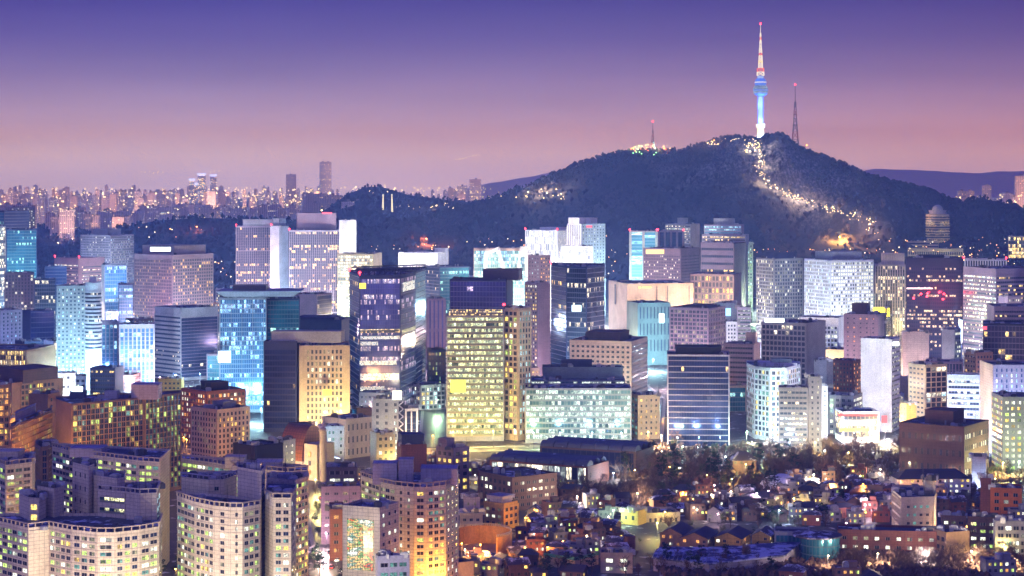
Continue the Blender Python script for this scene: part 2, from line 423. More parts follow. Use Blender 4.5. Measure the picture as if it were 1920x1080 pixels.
def facade(st, P, Q, zt, z0, wb, wins, root, D, wallk):
    """adds wall relief to wb, panes to wins, glass sheets as children"""
    u = (Q - P); L = u.length
    if L < 1: return
    u = u / L; n = Vector((u.y, -u.x)); rz = math.atan2(u.y, u.x)
    kind = st[0]
    o = dict(m=.8, tm=1.8, bm=0)
    if isinstance(st[-1], dict): o.update(st[-1]); st = st[:-1]
    if kind == 'blank': return
    zt2 = zt - o['tm']; zb = z0 + o['bm']; m = o['m']; L2 = L - 2 * m
    if L2 < 1: return
    if kind in ('glass', 'fins', 'grid', 'strip'):
        g, bay, fh = st[1], st[2], st[3]
    nfl = max(1, int((zt2 - zb) / st[3])); fh = st[3]
    nb = max(1, round(L2 / st[2])); bay = L2 / nb
    zlo = zt2 - nfl * fh
    if kind in ('glass', 'fins', 'grid') and st[1][0] == 'g' and '_' in st[1]:
        b = MB(); a = P + u * m + n * .04; c = P + u * (m + L2) + n * .04
        b.poly([(a.x, a.y, zlo), (c.x, c.y, zlo), (c.x, c.y, zt2), (a.x, a.y, zt2)], 0, [(0, -nfl), (nb, -nfl), (nb, 0), (0, 0)])
        b.build('glazing', gm(st[1]), root)
    if kind == 'glass':
        ms = MB(); big = o.get('fin', 0)
        for k in range(nfl + 1): ms.bar(P, u, n, m, m + L2, zt2 - k*fh - .12, zt2 - k*fh + .12, 0, o.get('sp', .18))
        if big:
            for k in range(0, nb + 1, big): ms.bar(P, u, n, m + k*bay - .22, m + k*bay + .22, zlo, zt2, 0, .45)
        ms.build('mullion_frame', wm(o.get('fm', 'steel')), root)
    elif kind == 'fins':
        fw = st[4]; pr = o.get('pr', .6)
        for k in range(nb + 1): wb.bar(P, u, n, m + k*bay - fw/2, m + k*bay + fw/2, zlo, zt2 + .3, 0, pr)
        for z in o.get('belts', ()): wb.bar(P, u, n, m, m + L2, zt2 - z*fh - .5, zt2 - z*fh + .5, 0, pr - .1)
    elif kind == 'grid':
        pw, sh = st[4], st[5]; pr = o.get('pr', .5)
        for k in range(nb + 1): wb.bar(P, u, n, m + k*bay - pw/2, m + k*bay + pw/2, zlo, zt2, 0, pr)
        for k in range(nfl + 1): wb.bar(P, u, n, m, m + L2, zt2 - k*fh - sh/2, zt2 - k*fh + sh/2, 0, pr - .03)
        if st[1][0] != 'g' or '_' not in st[1]:
            for k in range(nfl):
                for j in range(nb):
                    wins.append((P + u * (m + (j + .5) * bay), rz, zt2 - (k + .5) * fh, bay - pw - .1, fh - sh - .1, R.choice(st[1])))
    elif kind == 'strip':
        gh = st[4] * fh; pr = o.get('pr', .35)
        me = MB(); me.bar((0, 0), (1, 0), (0, -1), 0, L2, 0, gh, -.02, .05)
        me.uv = [(0, 0), (nb, 0), (nb, 1), (0, 1)] * len(me.f)
        mesh = bpy.data.meshes.new('window_band'); mesh.from_pydata(me.v, [], me.f)
        l = mesh.uv_layers.new(name='UVMap'); l.data.foreach_set('uv', np.array(me.uv, dtype=np.float32).ravel()); mesh.materials.append(gm(st[1])); mesh.update()
        a = P + u * m
        for k in range(nfl):
            zc = zt2 - (k + 1) * fh
            add('window_band', mesh, root, (a.x - root.location.x, a.y - root.location.y, zc + (fh - gh) * .5), rz)
        for k in range(nfl + 1):
            wb.bar(P, u, n, .02, L - .02, zt2 - k*fh - (fh-gh)/2, zt2 - k*fh + (fh-gh)/2, 0, pr)
        if o.get('piers'):
            for k in range(0, nb + 1, o['piers']): wb.bar(P, u, n, m + k*bay - .3, m + k*bay + .3, zlo, zt2, 0, pr + .1)
    elif kind == 'punch':
        pal, ww, wh = st[1], st[4], st[5]; grp = o.get('skip')
        if o.get('led'):
            for k in range(nfl + 1): wb.bar(P, u, n, .05, L - .05, zt2 - k*fh - .12, zt2 - k*fh + .12, 0, .22)
        for k in range(nfl):
            rowpal = pal
            for j in range(nb):
                if grp and j % grp == grp - 1: continue
                wins.append((P + u * (m + (j + .5) * bay), rz, zt2 - (k + .5) * fh, bay * ww, fh * wh, R.choice(rowpal)))

NW = [0]
def raw_building(name, label, front, back, D, zt, styles, wall='white', z0=0.0, cat='building', roof=None, pents=(), rail=None, units=None,
                 red=0, group=None, ref=None, signs=(), crown=None, cap=100, par=1.2, far=False):
    """a building of any outline: front = chain of plan points left to right, styles = one facade style for each front edge"""
    pts = list(front) + list(back)
    c = sum(pts, Vector((0, 0))) / len(pts)
    root = empty(name, (c.x, c.y, z0), label, cat, group)
    wmat = wm(wall) if isinstance(wall, str) else wall
    wb = MB(); wins = []
    wb.prism([tuple(p) for p in pts], z0, zt - par)
    n = len(pts)
    for i in range(n):
        a, b = pts[i], pts[(i + 1) % n]; e = (b - a); L = e.length
        if L < .5: continue
        e /= L; nn = Vector((e.y, -e.x))
        wb.bar(a, e, nn, -.06, L + .06, zt - par - .2, zt, -.35, .06)
    for i, st in enumerate(styles):
        if i < len(pts) - 1 and st: facade(st, front[i], front[i+1] if i + 1 < len(front) else pts[i+1], zt, z0, wb, wins, root, D, wall)
    wb.build('wall', wmat, root)
    rb = MB()
    sh = [c + (p - c) * (1 - .5 / max(3, (p - c).length)) for p in pts]
    rb.prism([tuple(p) for p in sh], zt - par - .1, zt - par + .12)
    RO = rb.build('roof', roof or ROOF, root); org = tuple(root.location)
    # windows: topmost 100 as parts, the rest as one
    wins.sort(key=lambda w: -w[2])
    for w in wins[:cap]:
        add('window', pane_mesh(w[3], w[4], w[5]), root, (w[0].x - c.x, w[0].y - c.y, w[2] - z0), w[1])
    rest = wins[cap:]
    if rest:
        keys = sorted(set(w[5] for w in rest)); sb = MB()
        for w in rest:
            uu = (math.cos(w[1]), math.sin(w[1])); nn = (uu[1], -uu[0]); k0 = len(sb.f)
            sb.bar(w[0], uu, nn, -w[3]/2, w[3]/2, w[2]-w[4]/2, w[2]+w[4]/2, -.05, .09, keys.index(w[5]))
            sb.uv[-24:] = [(0, 0), (1, 0), (1, 1), (0, 1)] * 6
        tag(sb.build('window', [PAL[k] for k in keys], root), kind='stuff')
    # penthouses: (x0, x1, ytop, wall)
    xs = [p.x / p.y * F + 960 for p in pts]; pl, pr_ = min(xs), max(xs)
    for p in pents:
        s = (p[1] - p[0]) / (pr_ - pl); s2 = min(s, .8) if len(p) < 5 else p[4]
        cx = (p[0] + p[1]) / 2; cc = Vector((X(cx, c.y), c.y))
        q = [cc + Vector(((a - c).x * s, (a - c).y * s2)) for a in pts]
        if len(front) > 3:
            hw = (p[1] - p[0]) * c.y / F / 2; hd = max(3.5, min(hw, 7)); q = [cc + Vector(v) for v in ((-hw, -hd), (hw, -hd), (hw, hd), (-hw, hd))]
        dn = min(a.y for a in q); zz = Z(p[2], dn)
        pb = MB(); pb.prism([tuple(a) for a in q], zt - par, zz)
        for i in range(len(q)):
            a, b = q[i], q[(i+1) % len(q)]; e = b - a; L = e.length
            if L > 1: e /= L; pb.bar(a, e, Vector((e.y, -e.x)), -.2, L + .2, zz - .1, zz + .35, -.3, .2)
        po = pb.build('penthouse', [wm(p[3] if len(p) > 3 and p[3] else wall)] if isinstance(wall, str) or len(p) > 3 else wmat, RO, origin=org)
    # roof plant
    if units is None: units = 10 if not far else 0
    rr = random.Random(hash(round(c.x, 1)) & 0xffff)
    if units:
        e = (front[-1] - front[0]).normalized(); rz = math.atan2(e.y, e.x)
        for k in range(units):
            t = rr.random(); a = front[rr.randrange(len(front))]
            q = c + (a - c) * rr.uniform(.3, .75) + e * rr.uniform(-3, 3)
            w, d, h = rr.uniform(1.5, 4.5), rr.uniform(1.5, 3.5), rr.uniform(1.2, 3)
            b = MB()
            if t < .3:
                b.lathe([(w/2.4, zt - par), (w/2.4, zt - par + h), (w/4, zt - par + h + .4), (0, zt - par + h + .5)], (q.x, q.y), 12)
                b.build('water_tank', METALL, RO, origin=org)
            elif t < .42:
                b.tube((q.x, q.y, zt - par), (q.x, q.y, zt + rr.uniform(5, 9)), .15, .06, 4)
                for hh in (3.5, 4.6): b.tube((q.x - .9, q.y, zt + hh - 1), (q.x + .9, q.y, zt + hh - 1), .06, .06, 3)
                b.build('antenna', METAL, RO, origin=org)
            else:
                b.box(q, w, d, zt - par, zt - par + h, rz); b.box(q, w * .7, d * .7, zt - par + h, zt - par + h + .4, rz)
                b.build('rooftop_unit', METALL if t > .7 else METAL, RO, origin=org)
    if rail:
        b = MB(); rh = 2.0
        for i in range(len(front) - 1):
            a, q = front[i], front[i+1]; e = q - a; L = e.length
            if L < 2: continue
            e /= L; nn = Vector((e.y, -e.x)); k = max(1, round(L / 3.2))
            b.bar(a, e, nn, -.3, L + .3, zt + rh - .45, zt + rh, -.3, .45)
            for j in range(k + 1): b.bar(a, e, nn, j*L/k - .2, j*L/k + .2, zt, zt + rh - .4, -.2, .3)
        b.build('roof_railing', wm(rail if isinstance(rail, str) else 'cream'), RO, origin=org)
    for k in range(red):
        a = front[k % len(front)]
        b = MB(); b.lathe([(.25, zt), (.25, zt + 1.2), (.9, zt + 1.4), (1.0, zt + 2.2), (0, zt + 3)], (a.x * .999, a.y + .8), 8)
        b.build('warning_light', REDL, root)
    if ref: BK.append((pl, pr_, D, ref, zt))
    return root, wmat

def B(label, D, xl, xc, xr, yt, wall='white', L=None, Rr=None, th=None, dep=None, name='office_building', ref=None, z0=0.0, **k):
    front, back = box_foot(D, xl, xc, xr, th, dep)
    zt = Z(yt, D)
    if len(front) == 2: st = [Rr or L]
    else: st = [L, Rr if Rr is not None else L]
    root, m = raw_building(name, label, front, back, D, zt, st, wall, z0, ref=ref, **k)
    return root, front, zt
def CB(label, chain, yt, wall, styles, dep=22, name='apartment_building', ref=None, back=None, z0=0.0, **k):
    """chain: [(px, D), ...]"""
    front = [vec2(a, d) for a, d in chain]
    Dm = min(d for a, d in chain)
    if back is None:
        back = [front[-1] * (1 + dep / front[-1].y), front[0] * (1 + dep / front[0].y)]
    else: back = [vec2(a, d) for a, d in back]
    root, m = raw_building(name, label, front, back, Dm, Z(yt, Dm), styles, wall, z0, ref=ref, **k)
    return root, front, Z(yt, Dm)
def board(root, P, Q, a0, a1, z0, z1, mat, name='lit_sign', d=.5):
    """lit panel on a facade edge P-Q, a in 0..1 along it"""
    u = Q - P; L = u.length; u /= L; n = Vector((u.y, -u.x))
    b = MB(); b.bar(P, u, n, a0*L, a1*L, z0, z1, .6, .6 + d)
    return b.build(name, mat, root)
# ------------------------------------------------------------------ the named buildings of the photograph
def gl(g, bay=1.8, fh=4, **o): return ('glass', g, bay, fh, o)
def fins(g, bay=1.6, fh=3.6, fw=.4, **o): return ('fins', g, bay, fh, fw, o)
def grid(g, bay=3.2, fh=3.7, pw=.9, sh=1.4, **o): return ('grid', g, bay, fh, pw, sh, o)
def strip(g, bay=1.6, fh=3.8, gf=.5, **o): return ('strip', g, bay, fh, gf, o)
def punch(p, bay=3.0, fh=3.6, ww=.55, wh=.5, **o): return ('punch', p, bay, fh, ww, wh, o)
BL = ('blank',)
H = 'hotel_tower'

# --- left edge, far
B('dark teal glass tower with slanted crown at the left edge of the photo', 2700, -40, 8, 55, 396, 'navy', gl('g_teal', 2, 4), gl('g_dark', 2, 4), ref='the slanted teal tower', red=0)
B('teal glass tower full of glittering reflections in front of the slanted dark tower', 2450, 11, 12, 69, 430, 'navy', None, gl('g_teal', 1.8, 3.6), ref='the glittering teal tower')
B('pale glass sliver of a tower cut off by the left edge of the photo', 2350, -60, -20, 11, 425, 'steel', None, gl('g_half', 2, 3.6), ref='the left edge')
B('mauve office slab with flat roof behind the slanted teal tower', 3300, 9, 10, 66, 388, 'pink', None, punch('ddw', 3, 3.6))
B('dark stone tower with a round arched gable and small square windows', 2200, 8, 8, 64, 512, 'dgrey', None, punch('ddndw', 3.2, 3.6, .62, .6), name='office_building', ref='the arched gable tower')
B('dark glass block with a few yellow lit floors beside the arched gable tower', 2150, 62, 64, 105, 523, 'navy', None, gl('g_off', 2.2, 4), ref='the dark block with yellow floors')
B('navy cube standing behind the dark block with yellow floors', 2500, 84, 84, 125, 500, 'navy', None, gl('g_navy', 2.2, 4))
B('pink wide slab with a red lit roof edge and ribbon windows on its upper half', 2650, 102, 147, 196, 484, 'pink', strip('g_half', 2, 4, .4, tm=8), strip('g_half', 2, 4, .4, tm=10, m=6), red=2, ref='the pink slab')
B('large pale government block dotted with small square windows and a rooftop box', 3050, 151, 207, 251, 441, 'lav', punch('dddndw', 2.7, 3.7, .5, .5), punch('dddwdc', 2.7, 3.7, .5, .5), pents=[(174, 227, 430, 'steel')], cap=100, ref='the pale government block')
B('bright blue glass office with white floor lines beneath the pale government block', 2500, 190, 196, 238, 497, 'steel', None, gl('g_blue', 2.2, 4.4), ref='the bright blue office')
B('small blue lit glass cube with a glowing corner lamp', 2300, 222, 222, 250, 532, 'navy', None, gl('g_blue', 1.8, 3.6), )
B('brown stone ministry tower with dark glass bays and a white lit roof sign', 2350, 252, 323, 400, 478, 'pink', grid('ddddyd', 2.7, 3.8, .8, 1.1, tm=6), grid('dddddyd', 3.6, 3.8, .9, 1.2, tm=5), pents=[(267, 386, 461, 'pink', .6)], ref='the brown ministry tower', cap=100)
B('round fronted white hotel tower lit bright at its foot beside the arcaded offices', 1780, 105, 106, 160, 536, 'steel', None, punch('dcndw', 3.2, 3.3, .5, .45, m=.5), name=H, ref='the white round fronted hotel')
B('dark navy box without windows behind the low white blocks at the left', 2020, 40, 57, 102, 583, 'navy', BL, gl('g_navy', 3, 5), ref='the navy box')
B('low white block with stepped sides at the left edge below the navy box', 1900, -30, 2, 42, 582, 'lav', None, punch('dddc', 5, 3.5, .35, .5), ref='the stepped white block')
B('white arcaded office wing with tall rounded window bays and blue light', 1840, 187, 189, 222, 603, 'lav', None, fins('g_blue', 3.2, 3.7, 1.0, pr=.7, tm=3), ref='the arcaded wing')
B('white arcaded office block with ten tall arched bays and a lit foot', 1800, 222, 223, 290, 608, 'lav', None, fins('g_blue', 3.6, 3.7, 1.3, pr=.7, tm=4), ref='the arcaded block')
B('silver tower with stacked white ledges at its left and a dark gridded glass side', 1850, 290, 339, 409, 578, 'steel', strip('g_dark', 2, 3.9, .42, pr=.8, tm=7), gl('g_dark', 1.6, 3.0, fm='lav', tm=9), ref='the silver ledge tower')
B('bright cyan glass hall with white columns beneath the round fronted hotel', 1800, 82, 100, 143, 640, 'white', None, gl('g_white', 3.2, 7, fin=2), ref='the cyan glass hall')
B('low tan building with close vertical ribs at the left edge', 1680, -60, 49, 104, 656, 'tan', fins('g_warm', 1.6, 4, .5, tm=1), fins('g_white', 1.6, 4, .5, tm=1), ref='the ribbed tan building')
B('blue grey rooftop block with a red lit end behind the ribbed tan building', 1780, 28, 46, 80, 640, 'navy', BL, BL)
B('dark brown block with an upper windowless storey and yellow lit offices', 1480, -50, 22, 118, 718, 'tan', punch('yyg', 4, 4.2, .7, .55), grid('gydd', 3.4, 4, .9, 1.4, m=8), pents=[(0, 108, 695, 'brown', .8)], ref='the dark brown block')
B('small orange lit office at the left edge below the dark brown block', 1380, -60, -40, 19, 724, 'tan', None, grid('oydo', 3.6, 4, .8, 1.3), )
B('white narrow building glowing beside the cyan hall', 1620, 104, 106, 142, 700, 'white', None, punch('wcd', 3, 3.6), ref='the glowing narrow white building')
B('small white wall with blue roof at the foot of the round fronted hotel', 1660, 118, 120, 162, 706, 'white', None, punch('wd', 4, 4))

# --- hotel pair in the left middle
B('tall twin hotel wing with pale vertical ribs and scattered yellow windows', 2850, 441, 442, 508, 424, 'lav', None, fins('g_offw', 2.6, 3.6, .6, pr=.4, tm=2, belts=(9,)), name=H, dep=30, pents=[(455, 520, 412, 'steel')], red=2, ref='the ribbed hotel wing')
B('blank white shaft between the two ribbed hotel wings', 2800, 506, 523, 541, 424, 'white', BL, BL, name=H, pents=[(512, 536, 410, 'steel')], ref='the blank white shaft')
B('tall twin hotel main block with yellow lit top floors and white ribs', 2760, 541, 542, 637, 432, 'lav', None, fins('g_offw', 2.6, 3.6, .6, pr=.4, tm=2), name=H, dep=34, pents=[(556, 630, 400, 'pink', .5)], red=1, ref='the main ribbed hotel block')
B('blank white end tower of the twin hotel with gridded joints', 2730, 636, 652, 668, 413, 'white', BL, BL, name=H, ref='the white end tower')
B('white office with glass upper floors and a brightly lit grid below', 2400, 632, 700, 716, 476, 'cream', grid('g_white', 3.2, 3.7, .5, .9, tm=2), BL, ref='the white gridded office')
B('wide plain white office with rows of small windows and a stair tower', 2750, 747, 820, 841, 474, 'white', punch('ddcd', 3.4, 4.4, .7, .3, m=3), BL, pents=[(815, 841, 466, 'white')], ref='the plain white office')
B('teal glass low tower in front of the plain white office', 2500, 794, 824, 880, 500, 'navy', gl('g_dark', 2, 4), gl('g_teal', 2, 4), ref='the teal low tower')
B('pink stone columns block left of the green lit tower', 1950, 797, 801, 835, 560, 'pink', None, fins('g_lilac', 4.5, 30, 2.6), ref='the pink columned block')
B('white framed office with a big slanting trapezoid arch on its front', 2650, 886, 888, 990, 466, 'beige', None, gl('g_cyan', 2.4, 4.4, tm=3), ref='the slanting arch office')
B('plain mauve brick block with tiny paired windows under the slanting arch', 2350, 990, 1012, 1032, 479, 'pink', punch('ddc', 4.2, 4.2, .3, .4), punch('dydy', 4, 4.2, .4, .4), ref='the mauve brick block')
B('white ribbed media building glowing along its fins', 2750, 985, 1045, 1080, 432, 'white', fins('g_white', 2.8, 9, .9, pr=1, tm=1), fins('g_white', 2.8, 9, .9, pr=1, tm=1), pents=[(1012, 1062, 427, 'white')], red=3, ref='the white ribbed media building')
B('tall white bank tower with dark window slots and red lettering at its top', 2700, 1064, 1090, 1135, 420, 'white', fins('g_dark', 5, 3.8, 2.8), punch('ddw', 4.5, 4, .3, .4), pents=[(1066, 1120, 409, 'white')], ref='the white bank tower')
B('low glass wing glowing white at the foot of the white bank tower', 2550, 1050, 1052, 1112, 462, 'white', None, gl('g_white', 3, 5), ref='the glowing glass wing')
B('slim tower of white pylons with brightly lit cyan glass between them', 2750, 1180, 1181, 1232, 433, 'beige', None, fins('g_cyan', 14, 4, 3.4, pr=1.2), red=3, ref='the pylon tower')
B('dark glass tower with four white vertical piers behind the beige office', 2850, 1232, 1234, 1282, 433, 'beige', None, fins('g_dark', 9, 4, 3, pr=1), red=2, ref='the four pier tower')
B('pale office with flat projecting roof slabs behind the four pier tower', 3100, 1247, 1295, 1312, 420, 'steel', strip('g_half', 2, 4, .4), BL, pents=[(1270, 1290, 409, 'steel')], ref='the slab roofed office')
B('beige stone office with rows of small square windows and gold lit attic', 2450, 1206, 1276, 1313, 466, 'pink', punch('dddw', 2.2, 3.6, .5, .5, tm=8), punch('ddd', 3.2, 3.6, .4, .4, tm=8, m=4), ref='the beige stone office')
DS = B('wide windowless beige department store glowing from its foot', 2300, 1141, 1176, 1300, 532, 'beige', BL, BL, name='department_store', ref='the department store')
B('stepped white hotel tower with glass crown and roof garden', 2650, 1320, 1390, 1395, 421, 'lav', strip('g_cyan', 2, 3.6, .55), BL, name=H, pents=[(1338, 1378, 410, 'steel')], ref='the stepped hotel')
B('wider middle step of the stepped hotel with red and yellow lamps', 2600, 1316, 1398, 1404, 440, 'lav', strip('g_warm', 2, 3.6, .5), BL, name=H, )
B('lower step of the stepped hotel with a dark glass arcade band', 2540, 1314, 1376, 1398, 455, 'pink', strip('g_offw', 2.4, 9, .35, tm=4), fins('g_off', 2.6, 3.6, 1.4), name=H)
B('teal lit glass side tower on the right of the stepped hotel', 2620, 1392, 1394, 1412, 456, 'steel', None, punch('cgtd', 4, 4, .6, .5), name=H)
B('pinkish base block of tall panelled windows below the stepped hotel', 2350, 1294, 1376, 1390, 514, 'pink', grid('dmdy', 4.2, 7, 1.2, 2), BL, ref='the pink panelled base block')

for a_ in (.44, .60, .93): board(DS[0], DS[1][1], DS[1][2], a_, a_ + .012, DS[2] - 26, DS[2] - 3, wm('dgrey'), 'window_slot', -.45)
board(DS[0], DS[1][0], DS[1][1], .35, .42, DS[2] - 26, DS[2] - 3, wm('dgrey'), 'window_slot', -.45)
board(DS[0], DS[1][1], DS[1][2], .17, .20, DS[2] - 5.6, DS[2] - 3, sign('sign_gold', (1, .7, .2), 1.6), 'lit_emblem', -.3)
board(DS[0], DS[1][1], DS[1][2], .22, .36, DS[2] - 5.0, DS[2] - 3.6, sign('sign_gold', (1, .7, .2), 1.6), 'lit_sign', -.3)
# --- right, far
B('grey stone tower with a dark glass bay and scattered white windows', 2100, 1418, 1451, 1506, 485, 'greytile', grid('dddwm', 3.1, 3.7, .9, 1.2), grid('dddwdmd', 3.1, 3.7, .9, 1.2, m=1), pents=[(1436, 1492, 474, 'navy')], ref='the grey bay tower')
B('wide white gridded tower with most of its windows lit up', 2050, 1508, 1557, 1638, 488, 'white', grid('wmddcdd', 2.2, 3.6, .7, 1.2), grid('wwwmd', 2.7, 3.6, .9, 1.5), pents=[(1528, 1616, 473, 'steel', .6)], ref='the wide lit grid tower')
B('slab of close white vertical ribs with a plain box on its roof', 2150, 1638, 1640, 1698, 496, 'lav', None, fins('g_half', 2.6, 3.6, 1.3, pr=.6), pents=[(1652, 1696, 476, 'lav')], ref='the ribbed slab')
B('dark red tower with red warning lamps and yellow lit upper floors', 1980, 1698, 1699, 1806, 483, 'blackred', None, strip('g_red', 2, 3.7, .62, pr=.1, tm=9), pents=[(1722, 1770, 479, 'blackred')], dep=30, ref='the dark red tower')
B('stone office with ribbon windows and a chamfered corner at the right edge', 1900, 1806, 1868, 1960, 504, 'pink', strip('g_half', 2, 3.8, .5, tm=7), strip('g_offw', 2, 3.8, .5, tm=7), ref='the chamfered ribbon office')
B('white finned block rising behind the chamfered ribbon office', 2150, 1806, 1808, 1888, 486, 'white', None, fins('g_dark', 2.6, 8, 1.3, tm=1.5), red=2)
B('white strip windowed clinic with a pink end wall at the right edge', 1750, 1850, 1864, 1960, 574, 'pink', BL, strip('g_offw', 2, 3.7, .45, tm=3), ref='the pink ended clinic')
B('pink stair box on the roof line of the clinic at the right edge', 1850, 1872, 1890, 1915, 556, 'pink', BL, punch('wd'))
B('cream round cornered civic hall with long window rows below the domed tower', 3500, 1698, 1699, 1760, 452, 'cream', None, strip('g_offw', 3, 5, .5))
B('long cream colonnaded civic hall beneath the domed tower', 3400, 1700, 1702, 1806, 466, 'cream', None, grid('g_offw', 3.6, 7, 1.2, 2, tm=4), ref='the colonnaded civic hall')
B('yellow lit terrace hall among trees at the far right', 3500, 1888, 1890, 1925, 443, 'cream', None, gl('g_warm', 3, 6))

# --- centre row
B('broad glass hotel office in blue and violet panes with white mullions and flared roof', 1600, 410, 411, 500, 558, 'steel', None, gl('g_blue', 1.7, 3.6, fin=5, fm='steel', sp=.1), dep=46, ref='the flared roof glass office')
B('teal glass side wing of the flared roof office', 1640, 500, 500, 562, 560, 'navy', None, gl('g_teal', 2.2, 3.6), dep=40)
B('white stepped hotel podium wall behind the teal side wing', 1950, 545, 594, 622, 552, 'pink', BL, gl('g_dark', 2, 4), ref='the stepped podium wall')
B('blue grey low hall with steam rising above the dark glass headquarters', 1750, 552, 640, 656, 600, 'navy', BL, BL, pents=[(556, 640, 596, 'navy')])
B('dark glass headquarters with brass ledges on its left half', 1480, 494, 556, 563, 640, 'navy', strip('g_navy', 1.8, 4.1, .86, pr=.25, tm=6), BL, dep=30, pents=[(506, 650, 622, 'steel', .8)], ref='the dark glass headquarters')
B('cream stone front with twelve columns of slim windows and yellow floodlight', 1480, 560, 561, 656, 648, 'cream', None, punch('dddddwdm', 3.05, 4.3, .52, .62, tm=2.5, m=5), dep=34, ref='the cream stone front')
FT = CB('tall faceted violet glass tower with an open steel crown', [(655, 1640), (674, 1580), (751, 1585), (779, 1640), (798, 1700)], 516, 'navy',
   [gl('g_navy', 1.8, 4), gl('g_lilac', 1.3, 4, fm='navy', tm=3, sp=.1), gl('g_vio', 1.5, 4, tm=3), gl('g_navy', 1.6, 4)], dep=30, name='office_tower', red=2, ref='the faceted violet tower', units=6)
for y0, y1, a0, a1, ed, gk in ((617, 624, .02, .98, 1, 'g_warm'), (630, 636, .02, .98, 1, 'g_white'), (640, 647, .02, .45, 1, 'g_white'), (676, 684, 0, .9, 1, 'g_white'), (700, 712, .02, .95, 1, 'g_white'), (724, 732, .02, .6, 1, 'g_white'), (531, 548, .1, .9, 2, 'g_white'), (556, 562, .1, .9, 2, 'g_lilac'), (620, 627, .05, .95, 2, 'g_green')):
    board(FT[0], FT[1][ed], FT[1][ed+1], a0, a1, Z(y1, 1583), Z(y0, 1583), gm(gk), 'lit_floor', .1)
B('green lit old office with teal glow behind the faceted tower', 1680, 800, 801, 836, 655, 'navy', None, punch('dtgn', 3, 4, .4, .6), ref='the green lit old office')
B('dark violet ringed rooftop block with blue light panels behind the green lit tower', 1600, 843, 950, 962, 524, 'navy', gl('g_vio', 2.6, 4, sp=.8), BL, pents=[(905, 980, 506, 'dgrey', .6)], ref='the violet ringed block')
B('tall yellow green office tower whose every floor is lit behind glass ledges', 1430, 836, 837, 945, 592, 'steel', None, gl('g_green', 1.5, 3.95, fm='cream', sp=.7, tm=1), dep=28, name='office_tower', ref='the yellow green tower')
B('cream concrete gridded side of the yellow green tower', 1432, 945, 972, 996, 578, 'cream', grid('gymdddw', 3.6, 3.95, 1.0, 1.3, tm=2), grid('ccmdtdd', 3.2, 3.95, 1.0, 1.3, tm=2), dep=30, name='office_tower', red=1)
B('twin pinkish pylons with a gold lit balcony between them', 1850, 984, 1008, 1032, 530, 'pink', punch('wdy', 3, 3.4, .5, .5), BL, ref='the pinkish pylons')
CB('dark blue curved glass tower with a bright screen and yellow floors', [(1033, 1800), (1062, 1760), (1100, 1750), (1134, 1785)], 500, 'navy',
   [gl('g_navy', 2, 4), gl('g_off', 1.9, 4.2, fm='steel', sp=.1), gl('g_off', 1.9, 4.2, fm='steel', sp=.1)], dep=34, name='office_tower', red=1, ref='the curved blue tower')
B('teal white civic building with slot windows in the middle distance', 2000, 1175, 1196, 1258, 568, 'teal', BL, punch('dddn', 3.6, 16, .3, .7), ref='the teal civic building')
B('plain concrete office grid with deep square windows', 1800, 1255, 1328, 1360, 578, 'pink', grid('dddmd', 3.6, 3.6, .8, 1.1), grid('ddmdd', 3.6, 3.6, .8, 1.1), pents=[(1285, 1345, 573, 'dgrey')], ref='the deep window grid')
B('low beige bank with twelve columns of paired windows and a dark glass panel', 1620, 1068, 1184, 1214, 640, 'beige', punch('dddndd', 4.0, 3.9, .55, .45, tm=3), punch('dddd', 4, 3.9, .55, .45, tm=3), pents=[(1098, 1180, 624, 'brown')], ref='the beige bank')
B('green white glass newspaper office, long and low with lit ledges', 1420, 984, 985, 1184, 728, 'steel', None, gl('g_aqua', 2.2, 3.9, sp=.4, tm=1), dep=34, ref='the long lit glass office')
B('set back glass terrace floors above the long lit glass office', 1455, 992, 994, 1172, 712, 'teal', None, gl('g_aqua', 3, 3.9, tm=.5), dep=26, )
B('pale windowless attic with floodlights on the roof of the long lit glass office', 1475, 1015, 1017, 1168, 688, 'teal', None, BL, dep=20, pents=[(1052, 1110, 676, 'navy')])
B('cream annex with small square windows right of the long lit glass office', 1440, 1184, 1196, 1237, 741, 'cream', punch('ntn', 6, 3.9), punch('dmy', 3.8, 3.9, .35, .4), ref='the cream annex')
B('dark blue office crossed by thin white ledges', 1400, 1250, 1251, 1368, 664, 'lav', None, strip('g_navy', 1.8, 3.9, .90, pr=.3, tm=.5), dep=30, pents=[(1266, 1352, 652, 'black')], ref='the white ledged blue office')
B('pale stacked office of white slabs and green glass beside a video screen', 1850, 1380, 1382, 1408, 576, 'white', None, strip('g_aqua', 2, 3.4, .5), ref='the white slab office')
B('low block holding a bright blue video screen', 1880, 1340, 1357, 1382, 568, 'steel', BL, BL, ref='the video screen block')
B('narrow white office with black square windows left of the white slab office', 1780, 1360, 1362, 1382, 603, 'white', None, punch('d', 3, 3.4))
B('mid rise with striped mauve balconies right of the deep window grid', 1650, 1358, 1413, 1426, 645, 'pink', strip('g_offw', 2, 3.9, .45), BL, pents=[(1398, 1420, 625, 'beige')], ref='the striped mid rise')
B('white office with a row of black half moon arches under its roof', 1760, 1498, 1572, 1582, 596, 'white', grid('wymd', 3, 3.6, 1, 1.3, tm=7), BL, ref='the half moon arch office')
B('brown stone tower with a louvred crown and dotted windows', 1700, 1582, 1645, 1661, 590, 'pink', punch('dodd', 5.5, 3.8, .25, .3), fins('g_dark', 4, 3.8, 2), pents=[(1597, 1632, 570, 'brown')], ref='the louvred brown tower')
B('black glass office with a bright roof sign and a plain grey side', 1560, 1427, 1512, 1548, 606, 'grey', grid('g_off', 3.4, 4.1, .7, 1.3), BL, ref='the black glass office')
